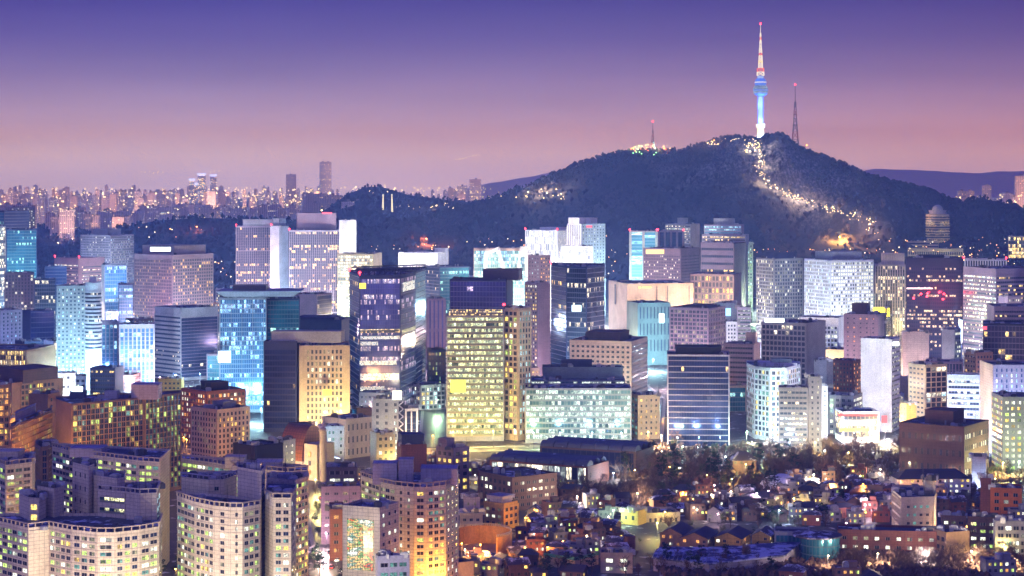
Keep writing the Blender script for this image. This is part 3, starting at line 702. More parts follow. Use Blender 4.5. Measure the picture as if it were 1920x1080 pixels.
B('tall clean white tower with a dark glass cap and a lit corner', 1480, 1614, 1672, 1687, 636, 'white', BL, punch('dddw', 3.2, 3.4, .7, .35), dep=20, name='office_tower', ref='the clean white tower')
CB('cream many sided apartment tower with bay windows', [(1400, 1470), (1414, 1445), (1444, 1430), (1474, 1432), (1500, 1460)], 690, 'white',
   [punch('ddc', 3, 3.6, .5, .6)] + [grid('cdtdy', 4, 3.6, .9, 1.1)] * 3, pents=[(1422, 1492, 681, 'white'), (1446, 1482, 674, 'teal', .3)], name='apartment_tower', ref='the many sided apartment tower')
B('grey office with dark window bands and a taller stair shaft', 1370, 1458, 1460, 1515, 726, 'grey', None, strip('g_half', 2.6, 3.5, .5), dep=18, ref='the grey banded office')
B('grey stair shaft with two columns of square windows', 1368, 1512, 1516, 1541, 706, 'grey', None, punch('wdd', 3.8, 3.5, .35, .45), dep=18)
B('narrow white lit block squeezed behind the grey stair shaft', 1440, 1540, 1541, 1552, 724, 'white', None, punch('d', 3.2, 3.4, .7, .3))
B('dark red brick block with a rounded blue grey roof tank', 1500, 1526, 1550, 1562, 676, 'steel', BL, BL)
B('low red brick office dotted with small lit windows', 1620, 1560, 1600, 1618, 676, 'brick', punch('dodmd', 2.6, 3.2, .4, .5), punch('do', 3, 3.2), ref='the red brick office')
B('yellow lit elevated hall with flat roof left of the clean white tower', 1750, 1545, 1546, 1620, 655, 'cream', None, BL)
B('blank pink stone wall building right of the clean white tower', 1680, 1690, 1693, 1742, 622, 'beige', None, BL, dep=20, ref='the blank pink wall')
B('small white office with two columns of lit windows right of the blank pink wall', 1650, 1766, 1790, 1802, 618, 'grey', BL, punch('wd', 3, 3.6), ref='the two column office')
B('dark glass restaurant building with red and white neon at the right edge', 1560, 1841, 1843, 1960, 606, 'black', None, gl('g_offw', 2.6, 4.4), ref='the neon glass building')
B('old brown rooftop block with satellite dish near the right edge', 1540, 1808, 1830, 1862, 661, 'tan', punch('dyd', 3.4, 3.6, .4, .4), punch('dd'), ref='the satellite dish block')
B('tan apartment block with curved balconies and open corridor bays', 1450, 1703, 1734, 1776, 684, 'cream', punch('dd', 5, 3.4, .6, .4), grid('g_off', 5, 3.6, .5, .7), ref='the curved balcony block')
B('long flat roofed hall with a snowy yellow edge behind the curved balcony block', 1560, 1734, 1736, 1806, 677, 'pink', None, fins('g_off', 2.4, 5, .6))
B('white office with lit ribbon windows and square portholes in its top floor', 1400, 1775, 1776, 1838, 702, 'white', None, strip('g_half', 2, 3.7, .5, tm=3), ref='the white ribbon office')
B('pinkish tower with blue floodlit side at the right edge', 1360, 1837, 1862, 1960, 684, 'beige', BL, punch('nncw', 3.4, 3.6, .3, .6), ref='the blue floodlit tower')
B('green white office with bright yellow windows at the right edge', 1280, 1859, 1880, 1965, 744, 'grey', punch('wyg', 3.6, 3.7, .5, .5), punch('wwyg', 3.8, 3.7, .6, .5), ref='the bright green office')
B('white low shopping block with blue roof left of the clean white tower', 1460, 1541, 1600, 1617, 742, 'grey', punch('ddw', 4, 3.8), punch('ww'), ref='the blue roofed shops')
B('wide brown hall with one row of dark windows and a boxy attic', 1230, 1686, 1808, 1854, 800, 'brown', punch('ddddn', 4.0, 9, .42, .4, tm=3), punch('dwdw', 3.4, 7, .35, .4, tm=3), pents=[(1734, 1808, 772, 'brown')], ref='the wide brown hall')
B('cream lit block with yellow side right of the clean white tower', 1420, 1687, 1700, 1718, 757, 'ochre', punch('dd', 3), BL, ref='the cream yellow block')
B('long white neighbourhood store with red and yellow shopfront', 1420, 1566, 1580, 1648, 772, 'white', gl('g_warm', 3, 4), gl('g_warm', 3, 4), name='shop_building', ref='the red and yellow shops')

# --- left near: orange, cream, apartments
B('orange brick office with square window grids and a dark penthouse', 1400, 340, 386, 461, 734, 'brick', grid('dowd', 3.2, 3.6, .9, 1.4), grid('ddwod', 3.2, 3.6, .8, 1.3), pents=[(376, 428, 718, 'blackred')], ref='the orange brick office')
B('cream stone office with small black windows and orange light at its foot', 1290, 358, 407, 469, 768, 'cream', punch('dddmd', 2.9, 3.4, .45, .6), punch('dddyd', 3.2, 3.4, .45, .6), pents=[(399, 443, 754, 'grey')], ref='the cream square window office')
B('pale yellow low office with small windows between the silver tower and the orange office', 1550, 297, 340, 345, 710, 'ochre', punch('ddd', 3.2, 3.6, .5, .4), BL, ref='the pale yellow low office')
CB('orange lit apartment slab with a blank tiled gable and many glowing flats', [(104, 1175), (134, 1150), (270, 1185), (340, 1210)], 757, 'tan',
   [BL, grid('dntngdnydn', 3.0, 3.0, .28, .45, pr=.5, tm=1), grid('dntgdndngn', 3.0, 3.0, .28, .45, pr=.7, tm=1)], dep=14, rail=None, pents=[(134, 160, 735, 'navy', .5), (198, 222, 735, 'lav', .5), (250, 300, 722, 'lav', .5)], ref='the orange apartment slab', units=8)
CB('lower brown apartment wing left of the orange slab', [(20, 1120), (97, 1200)], 800, 'tan', [grid('dtydndg', 3.0, 3.0, .5, .7, pr=.7, tm=1)], dep=16, pents=[(34, 62, 775, 'lav', .5)], ref='the brown apartment wing')
B('boxy brown rooftop stair block above the brown apartment wing', 1250, 54, 90, 113, 739, 'tan', BL, punch('dd', 5, 4, .3), )
CB('dark rounded apartment corner behind the cream apartments', [(66, 1040), (76, 1025), (90, 1028), (100, 1045)], 838, 'tan', [grid('dnt', 2.6, 3, .2, .5)] * 3, dep=14, ref='the rounded dark corner')

wa = punch('dddtggwmdgn', 3.9, 2.9, .82, .52, tm=1.6, m=.6, led=1)
wb_ = punch('dddtgwgmndy', 3.5, 2.9, .70, .52, tm=1.6, m=.6, led=1)
ws = punch('ddddwm', 5.2, 2.9, .3, .5, tm=1.6, led=1)
CB('cream tiled apartment block at the left edge with lit flats under its roof rail', [(-20, 960), (10, 935), (60, 945), (66, 965)], 872, 'tile', [wa, wa, BL], rail='cream', dep=16, pents=[(-10, 40, 848, 'tile')], ref='the left edge apartments')
CB('long cream apartment block with snowy terrace rail, highest of the crescent group', [(98, 1010), (150, 985), (215, 970), (258, 960), (300, 955), (318, 985)], 866, 'tile', [wa, wa, wa, wa, BL], rail='cream', dep=14, pents=[(136, 196, 842, 'lav', .6)], ref='the high crescent block', units=7)
CB('tall tiled stair tower standing in the middle of the crescent court', [(136, 880), (166, 868), (184, 880)], 874, 'tile', [punch('d', 5, 5.5, .2, .35), BL], dep=12, ref='the tiled stair tower')
CB('tiled corner tower with green lit corridor windows behind the crescent', [(175, 872), (220, 862), (234, 866)], 897, 'tile', [punch('d', 9, 5, .2, .3), BL], dep=12, back=[(234, 884), (178, 892)])
CB('tiled round cornered wing with bright green corridor windows', [(184, 862), (236, 855), (262, 850), (294, 852), (300, 872)], 925, 'tile', [strip('g_green', 2.4, 4.4, .5, tm=2), BL, BL, punch('dc', 5, 4, .3)], dep=14, rail='tile', ref='the green corridor wing')
CB('small tiled tower with four green lit bay windows at the left of the crescent', [(36, 862), (54, 852), (73, 850), (86, 858)], 934, 'tile', [BL, punch('gyg', 4, 4.2, .9, .5), BL], dep=12)
CB('plain tiled block standing between the green bay tower and the stair tower', [(70, 866), (102, 858), (120, 866)], 916, 'tile', [BL, BL], dep=12)
CB('great curved cream apartment crescent nearest the lower left corner', [(-24, 850), (53, 826), (92, 832), (135, 822), (182, 816), (215, 816), (262, 822), (298, 830), (304, 850)], 998, 'tile',
   [wa, BL, wb_, wb_, wa, wb_, wa, ws], rail='cream', dep=12, name='apartment_building', ref='the great curved crescent', units=8)

CB('cream apartment block behind the middle crescent with an upturned roof rail', [(340, 1000), (400, 985), (470, 965), (540, 955), (577, 960)], 884, 'tile', [wa, wa, wa, wa], rail='cream', dep=16, pents=[(424, 460, 858, 'tile', .6), (480, 530, 868, 'tile', .6)], ref='the upturned rail block', units=6)
CB('tiled tower with a rounded rail behind the middle crescent', [(340, 880), (392, 870), (420, 872), (444, 885)], 900, 'tile', [BL, punch('gdy', 4.5, 4, .4, .4), BL], dep=14, rail='lav', ref='the rounded rail tower')
CB('middle cream apartment crescent with bowed front and lit flats', [(332, 850), (366, 834), (402, 824), (432, 820), (455, 820), (488, 828)], 951, 'tile', [wa, wb_, ws, ws, wb_], rail='cream', dep=14, ref='the middle crescent', units=6)
CB('blank tiled shaft rising at the right end of the middle crescent', [(445, 850), (490, 838), (497, 850)], 883, 'tile', [BL, gl('g_navy', 3, 3)], dep=14, ref='the blank tiled shaft')
CB('right wing of the middle crescent with four windows to a floor', [(497, 840), (512, 830), (546, 830), (554, 845)], 933, 'tile', [BL, wb_, ws], rail='cream', dep=14, back=[(556, 875), (500, 875)])
CB('narrow tiled wing with a steel canopy right of the middle crescent', [(500, 880), (552, 872), (578, 885)], 900, 'tile', [BL, wb_], dep=14, rail=None)
CB('third cream apartment crescent washed with orange light at its foot', [(677, 935), (712, 915), (742, 905), (776, 900), (800, 900), (836, 906), (860, 925)], 913, 'tile', [wa, wa, ws, wb_, wb_, ws], rail='cream', dep=16, pents=[(700, 745, 870, 'lav', .8), (748, 775, 862, 'lav', .6), (790, 858, 880, 'lav', .8)], ref='the orange washed crescent', units=7)
B('white tiled media building with a huge colourful glass picture wall', 850, 642, 712, 748, 952, 'tile', BL, punch('dwd', 5, 4, .3, .35), ref='the picture wall building', dep=22)
B('low white annex with wide lit windows at the foot of the picture wall building', 845, 704, 708, 768, 1043, 'white', None, punch('wdt', 4.5, 4, .8, .4), dep=14)
B('white two storey hall with snowy roof below the orange washed crescent', 915, 748, 800, 888, 1062, 'cream', punch('dd', 5, 4, .2), BL)

# --- near centre
B('white office with a zigzag lattice strip and a bright rooftop billboard', 1330, 697, 752, 757, 748, 'steel', punch('wcdd', 6, 4, .3, .5), BL, dep=18, ref='the zigzag office')
B('brown striped narrow block right of the zigzag strip', 1325, 757, 759, 784, 766, 'white', None, fins('g_dark', 3, 4, .9), dep=16)
B('white four storey office with grouped windows on a blue lit front', 1290, 594, 605, 645, 800, 'white', BL, punch('tdwt', 2.3, 4.3, .5, .4, skip=4), ref='the grouped window office')
B('grey stone hall with tall slim windows and a roof garden', 1340, 604, 648, 700, 786, 'grey', BL, punch('dnn', 4, 8, .35, .5), ref='the grey roof garden hall')
B('cream low office with two rows of dark windows left of the yellow light pole', 1270, 694, 706, 741, 812, 'cream', None, punch('ddw', 3.1, 4.2, .5, .45), ref='the cream two row office')
B('dark slate roofed villa with two bright trapezoid skylights', 1075, 611, 612, 670, 876, 'dgrey', None, punch('wwd', 7, 4, .8, .45, tm=1), dep=20, name='villa', ref='the skylight villa')
B('long terraced mauve house row below the skylight villa', 1030, 600, 602, 676, 912, 'pink', None, punch('ddd', 5, 4, .5, .3), dep=16)
B('dark red brick corner shop with two round lit signs beside the bright road', 985, 617, 618, 643, 955, 'brick', None, punch('do', 4, 4, .5, .4), dep=22, ref='the red corner shop')
B('dark low flat roofed block beside the slanted cream apartments', 1160, 437, 478, 531, 836, 'black', BL, BL)
B('pale green lit small office with round lamps beside the copper vault', 1190, 505, 531, 554, 826, 'steel', BL, punch('ww', 5, 4, .4, .3), ref='the pale green small office')
B('tan flat roofed institute with stair tower left of the museum halls', 1190, 818, 850, 880, 840, 'pink', punch('dyd', 4, 4), punch('yd', 5, 4), pents=[(822, 852, 824, 'pink')], ref='the stair tower institute')
B('teal and brick low theatre with snowy vents on its roof', 1170, 744, 752, 800, 834, 'brick', None, BL, pents=[(746, 795, 816, 'navy')], ref='the brick theatre')
B('u shaped dark school with snowy roof left of the park', 1130, 898, 960, 1044, 895, 'brown', punch('dwd', 4.5, 4), punch('dwd', 4.5, 4, .6, .4), name='school', ref='the dark school')
B('dark low assembly hall behind the dark school', 1190, 895, 896, 958, 882, 'brick', None, BL)
B('white small house with chimney left of the yellow corner house', 1075, 867, 869, 900, 932, 'lav', None, punch('ddm', 4.5, 3.6, .3, .4), name='house', ref='the white chimney house')
B('yellow lit corner house with a balcony floor above the orange yard', 1070, 907, 944, 973, 944, 'ochre', punch('ddwm', 3.5, 3.6, .5, .4), punch('dd', 3.5, 3.6), pents=[(912, 965, 932, 'lav')], name='house', ref='the yellow corner house')
B('cream single house with red eaves below the white chimney house', 1055, 860, 862, 905, 962, 'cream', None, punch('dd', 4, 3.4, .5, .4), name='house')
B('yellow school end block with brown square windows', 1085, 1165, 1196, 1212, 958, 'yellow', punch('dd', 5.5, 4.4, .4, .5), BL, name='school', ref='the yellow school end')
B('long cream school wing with two rows of small windows and blue roof', 1095, 1196, 1212, 1275, 962, 'cream', BL, punch('dddd', 2.8, 4.4, .45, .5), name='school', ref='the cream school wing')
B('long red brick dormitory with white framed windows', 1000, 1568, 1570, 1760, 992, 'brick', None, punch('wmwdw', 5.4, 4.2, .42, .36, tm=2), dep=16, name='school', ref='the long brick dormitory')
B('brick gabled end wing right of the long brick dormitory', 985, 1745, 1774, 1818, 998, 'tan', punch('wd', 4, 4), BL, name='school')
CB('white four storey office with a chamfered front and stair shaft', [(1673, 1075), (1690, 1050), (1752, 1052), (1756, 1070)], 932, 'cream', [grid('ddd', 3.2, 4.2, .6, 1.2), punch('tddt', 3.4, 4.2, .45, .3, m=2, tm=3), BL], dep=18, pents=[(1712, 1722, 912, 'grey')], name='office_building', ref='the chamfered white office')
B('white square stair shaft on the chamfered white office', 1066, 1731, 1735, 1754, 896, 'cream', None, BL, dep=8)
B('orange floodlit house with arched windows near the right edge', 1110, 1856, 1857, 1916, 914, 'orange', None, punch('wdd', 4.4, 3.8, .5, .5), dep=16, name='house', ref='the orange house')
B('dark red stair turret of the orange house', 1112, 1836, 1838, 1858, 896, 'brick', None, BL, dep=12, name='house')
B('brick row of flats with lit windows below the orange house', 1010, 1812, 1814, 1872, 968, 'brown', None, punch('wdgd', 4.6, 3.6, .6, .4), ref='the brick row of flats')
B('grey balconied flats at the right edge with white lit rooms', 985, 1862, 1866, 1930, 976, 'grey', None, punch('wtdwd', 3.6, 3.6, .8, .5), ref='the grey balconied flats')
B('small white house with bright lit rooms left of the brick row of flats', 1030, 1762, 1764, 1812, 966, 'tan', None, punch('wmd', 4.2, 3.6, .6, .4), name='house')
B('white plastered villa annex right of the villa with wide dark eaves', 1190, 1820, 1822, 1849, 856, 'lav', None, BL)
B('green trimmed cream community hall near the bottom middle', 962, 1020, 1078, 1122, 1046, 'cream', BL, BL, name='hall', ref='the green trimmed hall')
B('cream two storey flats with six bright windows near the bottom middle', 955, 1124, 1126, 1186, 1036, 'cream', None, punch('www', 6, 3.8, .5, .4), ref='the six window flats')
# ------------------------------------------------------------------ ground, hills, mountains
def ground_mat():
    g = NG('city_ground'); t = g.n('TexCoord')
    n1 = g.noise(t.outputs['Object'], .012, 5, rough=.65); n2 = g.noise(t.outputs['Object'], .15, 3)
    m = g.ramp(g.math('ADD', g.math('MULTIPLY', n1, .7), g.math('MULTIPLY', n2, .3)), .50, .60)
    c = g.mix(m, (.055, .05, .055), (.13, .11, .11))
    sn = g.ramp(g.math('ADD', g.math('MULTIPLY', n2, .7), g.math('MULTIPLY', n1, .4)), .63, .69)
    g.l(g.mix(sn, c, (.62, .63, .70)), g.b.inputs['Base Color']); g.b.inputs['Roughness'].default_value = .8
    return g.mat
b = MB(); b.poly([(-14000, 200, 0), (14000, 200, 0), (14000, 16880, 0), (-14000, 16880, 0)])
tag(b.build('ground', ground_mat()), kind='structure')

def hill_mesh(name, mat, x0, x1, y0, y1, nx, ny, fn):
    xs = np.linspace(x0, x1, nx); ys = np.linspace(y0, y1, ny)
    v = [(x, y, fn(x, y)) for y in ys for x in xs]
    f = [(j*nx+i, j*nx+i+1, (j+1)*nx+i+1, (j+1)*nx+i) for j in range(ny-1) for i in range(nx-1)]
    me = bpy.data.meshes.new(name); me.from_pydata(v, [], f); me.materials.append(mat)
    me.polygons.foreach_set('use_smooth', [True]*len(f)); me.update()
    return tag(add(name, me), kind='structure')
def interp(pts, x):
    if x <= pts[0][0]: return pts[0][1]
    for (a, b), (c, d) in zip(pts, pts[1:]):
        if x <= c: t = (x - a) / (c - a); t = t*t*(3-2*t)*.35 + t*.65; return b + (d - b) * t
    return pts[-1][1]
def ridge(pts, D): return [(X(px, D), Z(py, D)) for px, py in pts]
YM = 4200
RA = ridge([(560, 470), (640, 442), (740, 424), (800, 405), (860, 388), (905, 378), (940, 368), (980, 352), (1040, 328), (1100, 303), (1150, 290), (1190, 284), (1250, 284), (1275, 285), (1300, 275), (1340, 263), (1380, 260), (1420, 262), (1440, 256), (1462, 262), (1490, 276), (1530, 291), (1580, 309), (1630, 331), (1680, 346), (1740, 361), (1800, 386), (1860, 404), (1920, 414), (2050, 440), (2200, 470)], YM)
RC = ridge([(80, 500), (150, 455), (190, 436), (240, 424), (300, 412), (380, 407), (430, 409), (520, 414), (640, 420), (740, 432), (860, 455), (1000, 490)], 3900)
RB = ridge([(520, 425), (580, 408), (620, 388), (650, 364), (688, 350), (715, 350), (740, 358), (770, 366), (850, 376), (905, 382), (960, 392), (1040, 410), (1120, 440)], 5300)
SPUR = [(X(1432, 4200), 4200, 1.0), (X(1420, 4060), 4060, .80), (X(1450, 3980), 3980, .66), (X(1500, 3900), 3900, .52), (X(1560, 3820), 3820, .40), (X(1640, 3720), 3720, .22), (X(1600, 3600), 3600, 0)]
def prof(d, fw, bw):
    # d<0 in front of the ridge (towards the camera)
    t = max(0.0, 1 + d / fw) if d < 0 else max(0.0, 1 - d / bw)
    return t ** (.9 if d < 0 else 1.1)
def fbm(x, y, s, o=4): return noise.fractal(Vector((x / s, y / s, 3.7)), 1.0, 2.0, o)
def hill_z(x, y):
    z = 0
    base = interp(RA, x) * prof(y - YM, 950, 700)
    w = fbm(x * 1.6, y * .45, 240, 5)
    front = min(1, max(0, (YM - y) / 160))
    base += w * 52 * front * min(1, base / 60)
    z = max(z, base)
    # rocky spur running down from the summit
    best = -1
    for (ax, ay, ah), (bx, by, bh) in zip(SPUR, SPUR[1:]):
        dx, dy = bx - ax, by - ay; t = max(0, min(1, ((x-ax)*dx + (y-ay)*dy) / (dx*dx + dy*dy)))
        d = math.hypot(x - ax - t*dx, y - ay - t*dy); hh = (ah + (bh - ah)*t) * 238
        best = max(best, hh - d * .62)
    best += fbm(x, y, 70, 4) * 15 + fbm(x + 50, y, 24, 2) * 5
    z = max(z, best)
    z = max(z, interp(RC, x) * prof(y - 3900, 650, 500) + fbm(x, y, 130) * 5 * min(1, max(0, (3900-y)/100)))
    z = max(z, interp(RB, x) * prof(y - 5300, 900, 600) + fbm(x+900, y, 150) * 6 * min(1, max(0, (5300-y)/100)))
    return max(-3, z)

def hillmat():
    g = NG('wooded_hill'); t = g.n('TexCoord')
    o = t.outputs['Object']
    n1 = g.noise(o, .006, 5, rough=.6); n2 = g.noise(o, .05, 4, rough=.7)
    mp = g.n('Mapping'); mp.inputs['Scale'].default_value = (1, .35, .35); g.l(o, mp.inputs[0])
    n3 = g.noise(mp.outputs[0], .22, 3, rough=.8)
    c = g.mix(g.ramp(n1, .35, .65), (.040, .036, .050), (.085, .070, .085))
    dist = g.n('VectorMath', operation='DISTANCE'); g.l(o, dist.inputs[0]); dist.inputs[1].default_value = (X(1475, 3950), 3950, 120)
    zone = g.ramp(dist.outputs['Value'], 110, 330, 1, .10)
    sn = g.math('MULTIPLY', g.ramp(n3, .48, .60), g.ramp(g.math('ADD', n1, g.math('MULTIPLY', n2, .3)), .55, .75, .06, .6))
    sn = g.math('MULTIPLY', g.math('MAXIMUM', sn, g.math('MULTIPLY', g.ramp(n3, .45, .62), g.ramp(dist.outputs['Value'], 90, 240, .6, 0))), zone)
    g.l(g.mix(sn, c, (.60, .54, .60)), g.b.inputs['Base Color']); g.b.inputs['Roughness'].default_value = 1
    g.b.inputs['Specular IOR Level'].default_value = .05
    bp = g.n('Bump'); bp.inputs['Strength'].default_value = .9; bp.inputs['Distance'].default_value = 6
    g.l(g.noise(o, .12, 5, rough=.75), bp.inputs['Height']); g.l(bp.outputs[0], g.b.inputs['Normal'])
    return g.mat
HM = hillmat()
hill_mesh('hill', HM, -1500, 1650, 3050, 6000, 210, 190, hill_z)

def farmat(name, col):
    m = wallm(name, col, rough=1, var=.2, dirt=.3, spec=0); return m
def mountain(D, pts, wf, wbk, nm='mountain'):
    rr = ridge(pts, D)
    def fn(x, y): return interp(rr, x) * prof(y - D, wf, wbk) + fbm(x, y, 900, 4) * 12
    hill_mesh(nm, farmat('far_mountain', (.9, .5, .55)), rr[0][0], rr[-1][0], D - wf, D + wbk, 120, 24, fn)  # pale pink base colour stands in for haze over the far ridges
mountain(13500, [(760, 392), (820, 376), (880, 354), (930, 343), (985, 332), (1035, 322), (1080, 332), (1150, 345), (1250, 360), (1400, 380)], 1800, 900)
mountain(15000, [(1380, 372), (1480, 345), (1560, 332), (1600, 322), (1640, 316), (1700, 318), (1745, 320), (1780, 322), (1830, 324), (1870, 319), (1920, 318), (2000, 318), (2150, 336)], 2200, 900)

# ------------------------------------------------------------------ woods on the hill (one mass)
def wood_mesh(name, spots, mat, label, cat):
    rr = random.Random(5)
    V = []; Fc = []
    for (x, y, z, h, w) in spots:
        n = 5; k = len(V); a0 = rr.random() * 6
        # ragged bare crown: two crossed fans of twigs over a waist ring
        top = (x + rr.uniform(-.2, .2) * w, y, z + h)
        ring = [(x + w * .5 * rr.uniform(.6, 1.2) * math.cos(a0 + i*2*math.pi/n), y + w * .5 * rr.uniform(.6, 1.2) * math.sin(a0 + i*2*math.pi/n), z + h * rr.uniform(.45, .8)) for i in range(n)]
        V.append((x, y, z - 1)); V += ring; V.append(top)
        for i in range(n):
            j = (i + 1) % n
            if rr.random() < .85: Fc.append((k, k + 1 + i, k + 1 + j))
            if rr.random() < .85: Fc.append((k + 1 + i, k + n + 1, k + 1 + j))
    me = bpy.data.meshes.new(name); me.from_pydata(V, [], Fc); me.materials.append(mat); me.update()
    return tag(add(name, me), label, cat, kind='stuff')
def barkm(name, a, b):
    g = NG(name); t = g.n('TexCoord'); gi = g.n('NewGeometry')
    n1 = g.noise(t.outputs['Object'], .03, 3); 
    f = g.math('ADD', g.math('MULTIPLY', gi.outputs['Random Per Island'], .6), g.math('MULTIPLY', n1, .4))
    g.l(g.mix(f, a, b), g.b.inputs['Base Color']); g.b.inputs['Roughness'].default_value = 1; g.b.inputs['Specular IOR Level'].default_value = .05
    return g.mat
WOODM = barkm('winter_wood', (.022, .018, .026), (.070, .055, .070))
rw = random.Random(11)
sp_ = []
while len(sp_) < 30000:
    y = rw.uniform(3250, 5400) if rw.random() < .8 else rw.uniform(4100, 4260)
    x = rw.uniform(-1350, 1450) * y / 4200
    z = hill_z(x, y)
    if z < 5: continue
    # snow shows where the crowns stand apart
    dens = .5 + noise.noise(Vector((x / 110, y / 110, 1))) * .9
    if y < 4100 and rw.random() > dens + .5: continue
    if 90 < z and y < 4120 and abs(x - X(1470, 4000)) < 130 and rw.random() < .05: continue
    h = rw.choice([rw.uniform(4, 8), rw.uniform(6, 12)])
    sp_.append((x, y, z, h, h * rw.uniform(.6, 1.1)))
wood_mesh('woodland', sp_, WOODM, 'dark bare winter woodland covering the tower hill and the lower hills', 'woodland')

# ------------------------------------------------------------------ summit tower
def em(name, col, st): return plain(name, tuple(c * .6 for c in col), .4, col, st)
CYL = 4195
tx = X(1426, CYL); ty = CYL; tz = Z(262, CYL)
def TZ(py): return Z(py, CYL)
ROOT = empty('observation_tower', (tx, ty, tz), 'tall blue lit observation tower with a red and white mast on the wooded summit', 'tower')
def tpart(name, prof_, mat, n=20, smooth=False):
    b = MB(); b.lathe(prof_, (tx, ty), n); return b.build(name, mat, ROOT, smooth=smooth)
YL = em('floodlit_yellow', (1, .82, .35), 1.1); TB = em('glow_blue', (.08, .20, 1), .9); TBL = em('glow_pale_blue', (.36, .50, 1), .8)  # emission stands in for the floodlight on foot, shaft, decks and mast
TW = em('glow_white', (1, .95, .85), .9); TD = plain('tower_dark', (.08, .09, .2), .4); TR = em('mast_red', (1, .2, .12), .7)
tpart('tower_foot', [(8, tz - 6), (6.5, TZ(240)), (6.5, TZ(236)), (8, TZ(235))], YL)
tpart('lower_deck', [(9, TZ(240)), (9.5, TZ(236)), (9.5, TZ(233)), (7, TZ(232.5))], TW)
tpart('shaft', [(5.2, TZ(233)), (4.6, TZ(180)), (4.5, TZ(176))], TBL)
for a in range(8):
    q = (tx + 5.3 * math.cos(a * math.pi / 4), ty + 5.3 * math.sin(a * math.pi / 4))
    b = MB(); b.tube((*q, TZ(233)), (q[0], q[1], TZ(178)), .5, .5, 4); b.build('shaft_rib', TB, ROOT)
tpart('deck_underside', [(5, TZ(181)), (14.2, TZ(176))], TB)
tpart('observation_deck', [(14.2, TZ(176)), (15.2, TZ(172)), (15.4, TZ(166)), (14.2, TZ(163)), (11.5, TZ(160))], office('deck_glazing', (.02, .06, .2), .7, (.4, .7, 1), (.9, .95, 1), 1.0, frame=(.05, .12, .5), mull=.1, slab=.2), 32)
tpart('deck_band', [(15.7, TZ(170)), (15.7, TZ(168.6))], TB, 32)
tpart('upper_deck', [(11.5, TZ(160)), (11.8, TZ(152)), (9.5, TZ(149)), (7, TZ(147))], TB, 24)
tpart('upper_band', [(12.0, TZ(155)), (12.0, TZ(153.5))], TW, 24)
tpart('mast_base', [(6.2, TZ(147)), (6.2, TZ(142)), (5, TZ(142))], TBL, 4)
def lattice(root, cx, cy, z0, z1, w0, w1, nseg, mats, r=.35, name='mast_section'):
    """square lattice mast, alternately coloured sections, one part per section"""
    for k in range(nseg):
        b = MB()
        a, c = z0 + (z1 - z0) * k / nseg, z0 + (z1 - z0) * (k + 1) / nseg
        wa_, wc = w0 + (w1 - w0) * k / nseg, w0 + (w1 - w0) * (k + 1) / nseg
        A = [(cx + sx * wa_, cy + sy * wa_, a) for sx, sy in ((-1, -1), (1, -1), (1, 1), (-1, 1))]
        Cc = [(cx + sx * wc, cy + sy * wc, c) for sx, sy in ((-1, -1), (1, -1), (1, 1), (-1, 1))]
        for i in range(4):
            j = (i + 1) % 4
            b.tube(A[i], Cc[i], r, r, 4); b.tube(A[i], Cc[j], r * .6, r * .6, 3); b.tube(A[j], Cc[i], r * .6, r * .6, 3); b.tube(Cc[i], Cc[j], r * .7, r * .7, 3)
        b.build(name, mats[k % len(mats)], root)
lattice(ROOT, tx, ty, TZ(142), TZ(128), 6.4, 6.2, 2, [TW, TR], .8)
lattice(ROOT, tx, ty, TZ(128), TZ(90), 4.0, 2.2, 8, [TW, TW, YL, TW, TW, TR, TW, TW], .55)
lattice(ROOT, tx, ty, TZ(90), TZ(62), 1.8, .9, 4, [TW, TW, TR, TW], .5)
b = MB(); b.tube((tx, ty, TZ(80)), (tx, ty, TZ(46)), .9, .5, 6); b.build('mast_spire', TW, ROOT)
b = MB(); b.lathe([(0, TZ(46)), (1.6, TZ(45)), (1.6, TZ(43.5)), (0, TZ(42.6))], (tx, ty), 8); b.build('warning_light', REDL, ROOT)
def lamp(loc, energy, col, r=1.5, parent=None, name='lamp_light', spot=None):
    ld = bpy.data.lights.new(name, 'POINT'); ld.energy = energy; ld.color = col; ld.shadow_soft_size = r
    o = bpy.data.objects.new(name, ld); COL.objects.link(o); o.location = loc
    if parent is not None: o.parent = parent; o.location = Vector(loc) - parent.location
    return o

def radio_mast(px, pyb, pyt, D, label, w, light=True, flare=True):
    cx = X(px, D); zb, ztp = Z(pyb, D), Z(pyt, D); h = ztp - zb
    r = empty('radio_mast', (cx, D, zb), label, 'mast')
    m1 = plain('mast_steel', (.16, .12, .18), .6); m2 = plain('mast_red_paint', (.42, .12, .12), .6)
    lattice(r, cx, D, zb - 4, zb + h * .35, w, w * .45, 3, [m1, m2], .55)
    lattice(r, cx, D, zb + h * .35, zb + h * .72, w * .45, w * .22, 3, [m1, m2], .5)
    b = MB(); b.tube((cx, D, zb + h * .7), (cx, D, ztp), .8, .5, 6); b.build('mast_pole', m1, r)
    for f, ww in ((.33, 1.3), (.5, .9)):
        b = MB(); b.box((cx, D), w * ww * 1.2, w * ww * 1.2, zb + h * f, zb + h * f + 1.2); b.build('mast_platform', m1, r)
    b = MB(); b.lathe([(0, ztp), (1.5, ztp + .8), (1.5, ztp + 2), (0, ztp + 3)], (cx, D), 8); b.build('warning_light', REDL, r)
radio_mast(1491, 272, 160, 4150, 'tall dark lattice radio mast with a red top lamp right of the observation tower', 7)
radio_mast(1224, 284, 229, 4180, 'shorter red and white lattice radio mast on the left shoulder of the tower hill', 4.5)

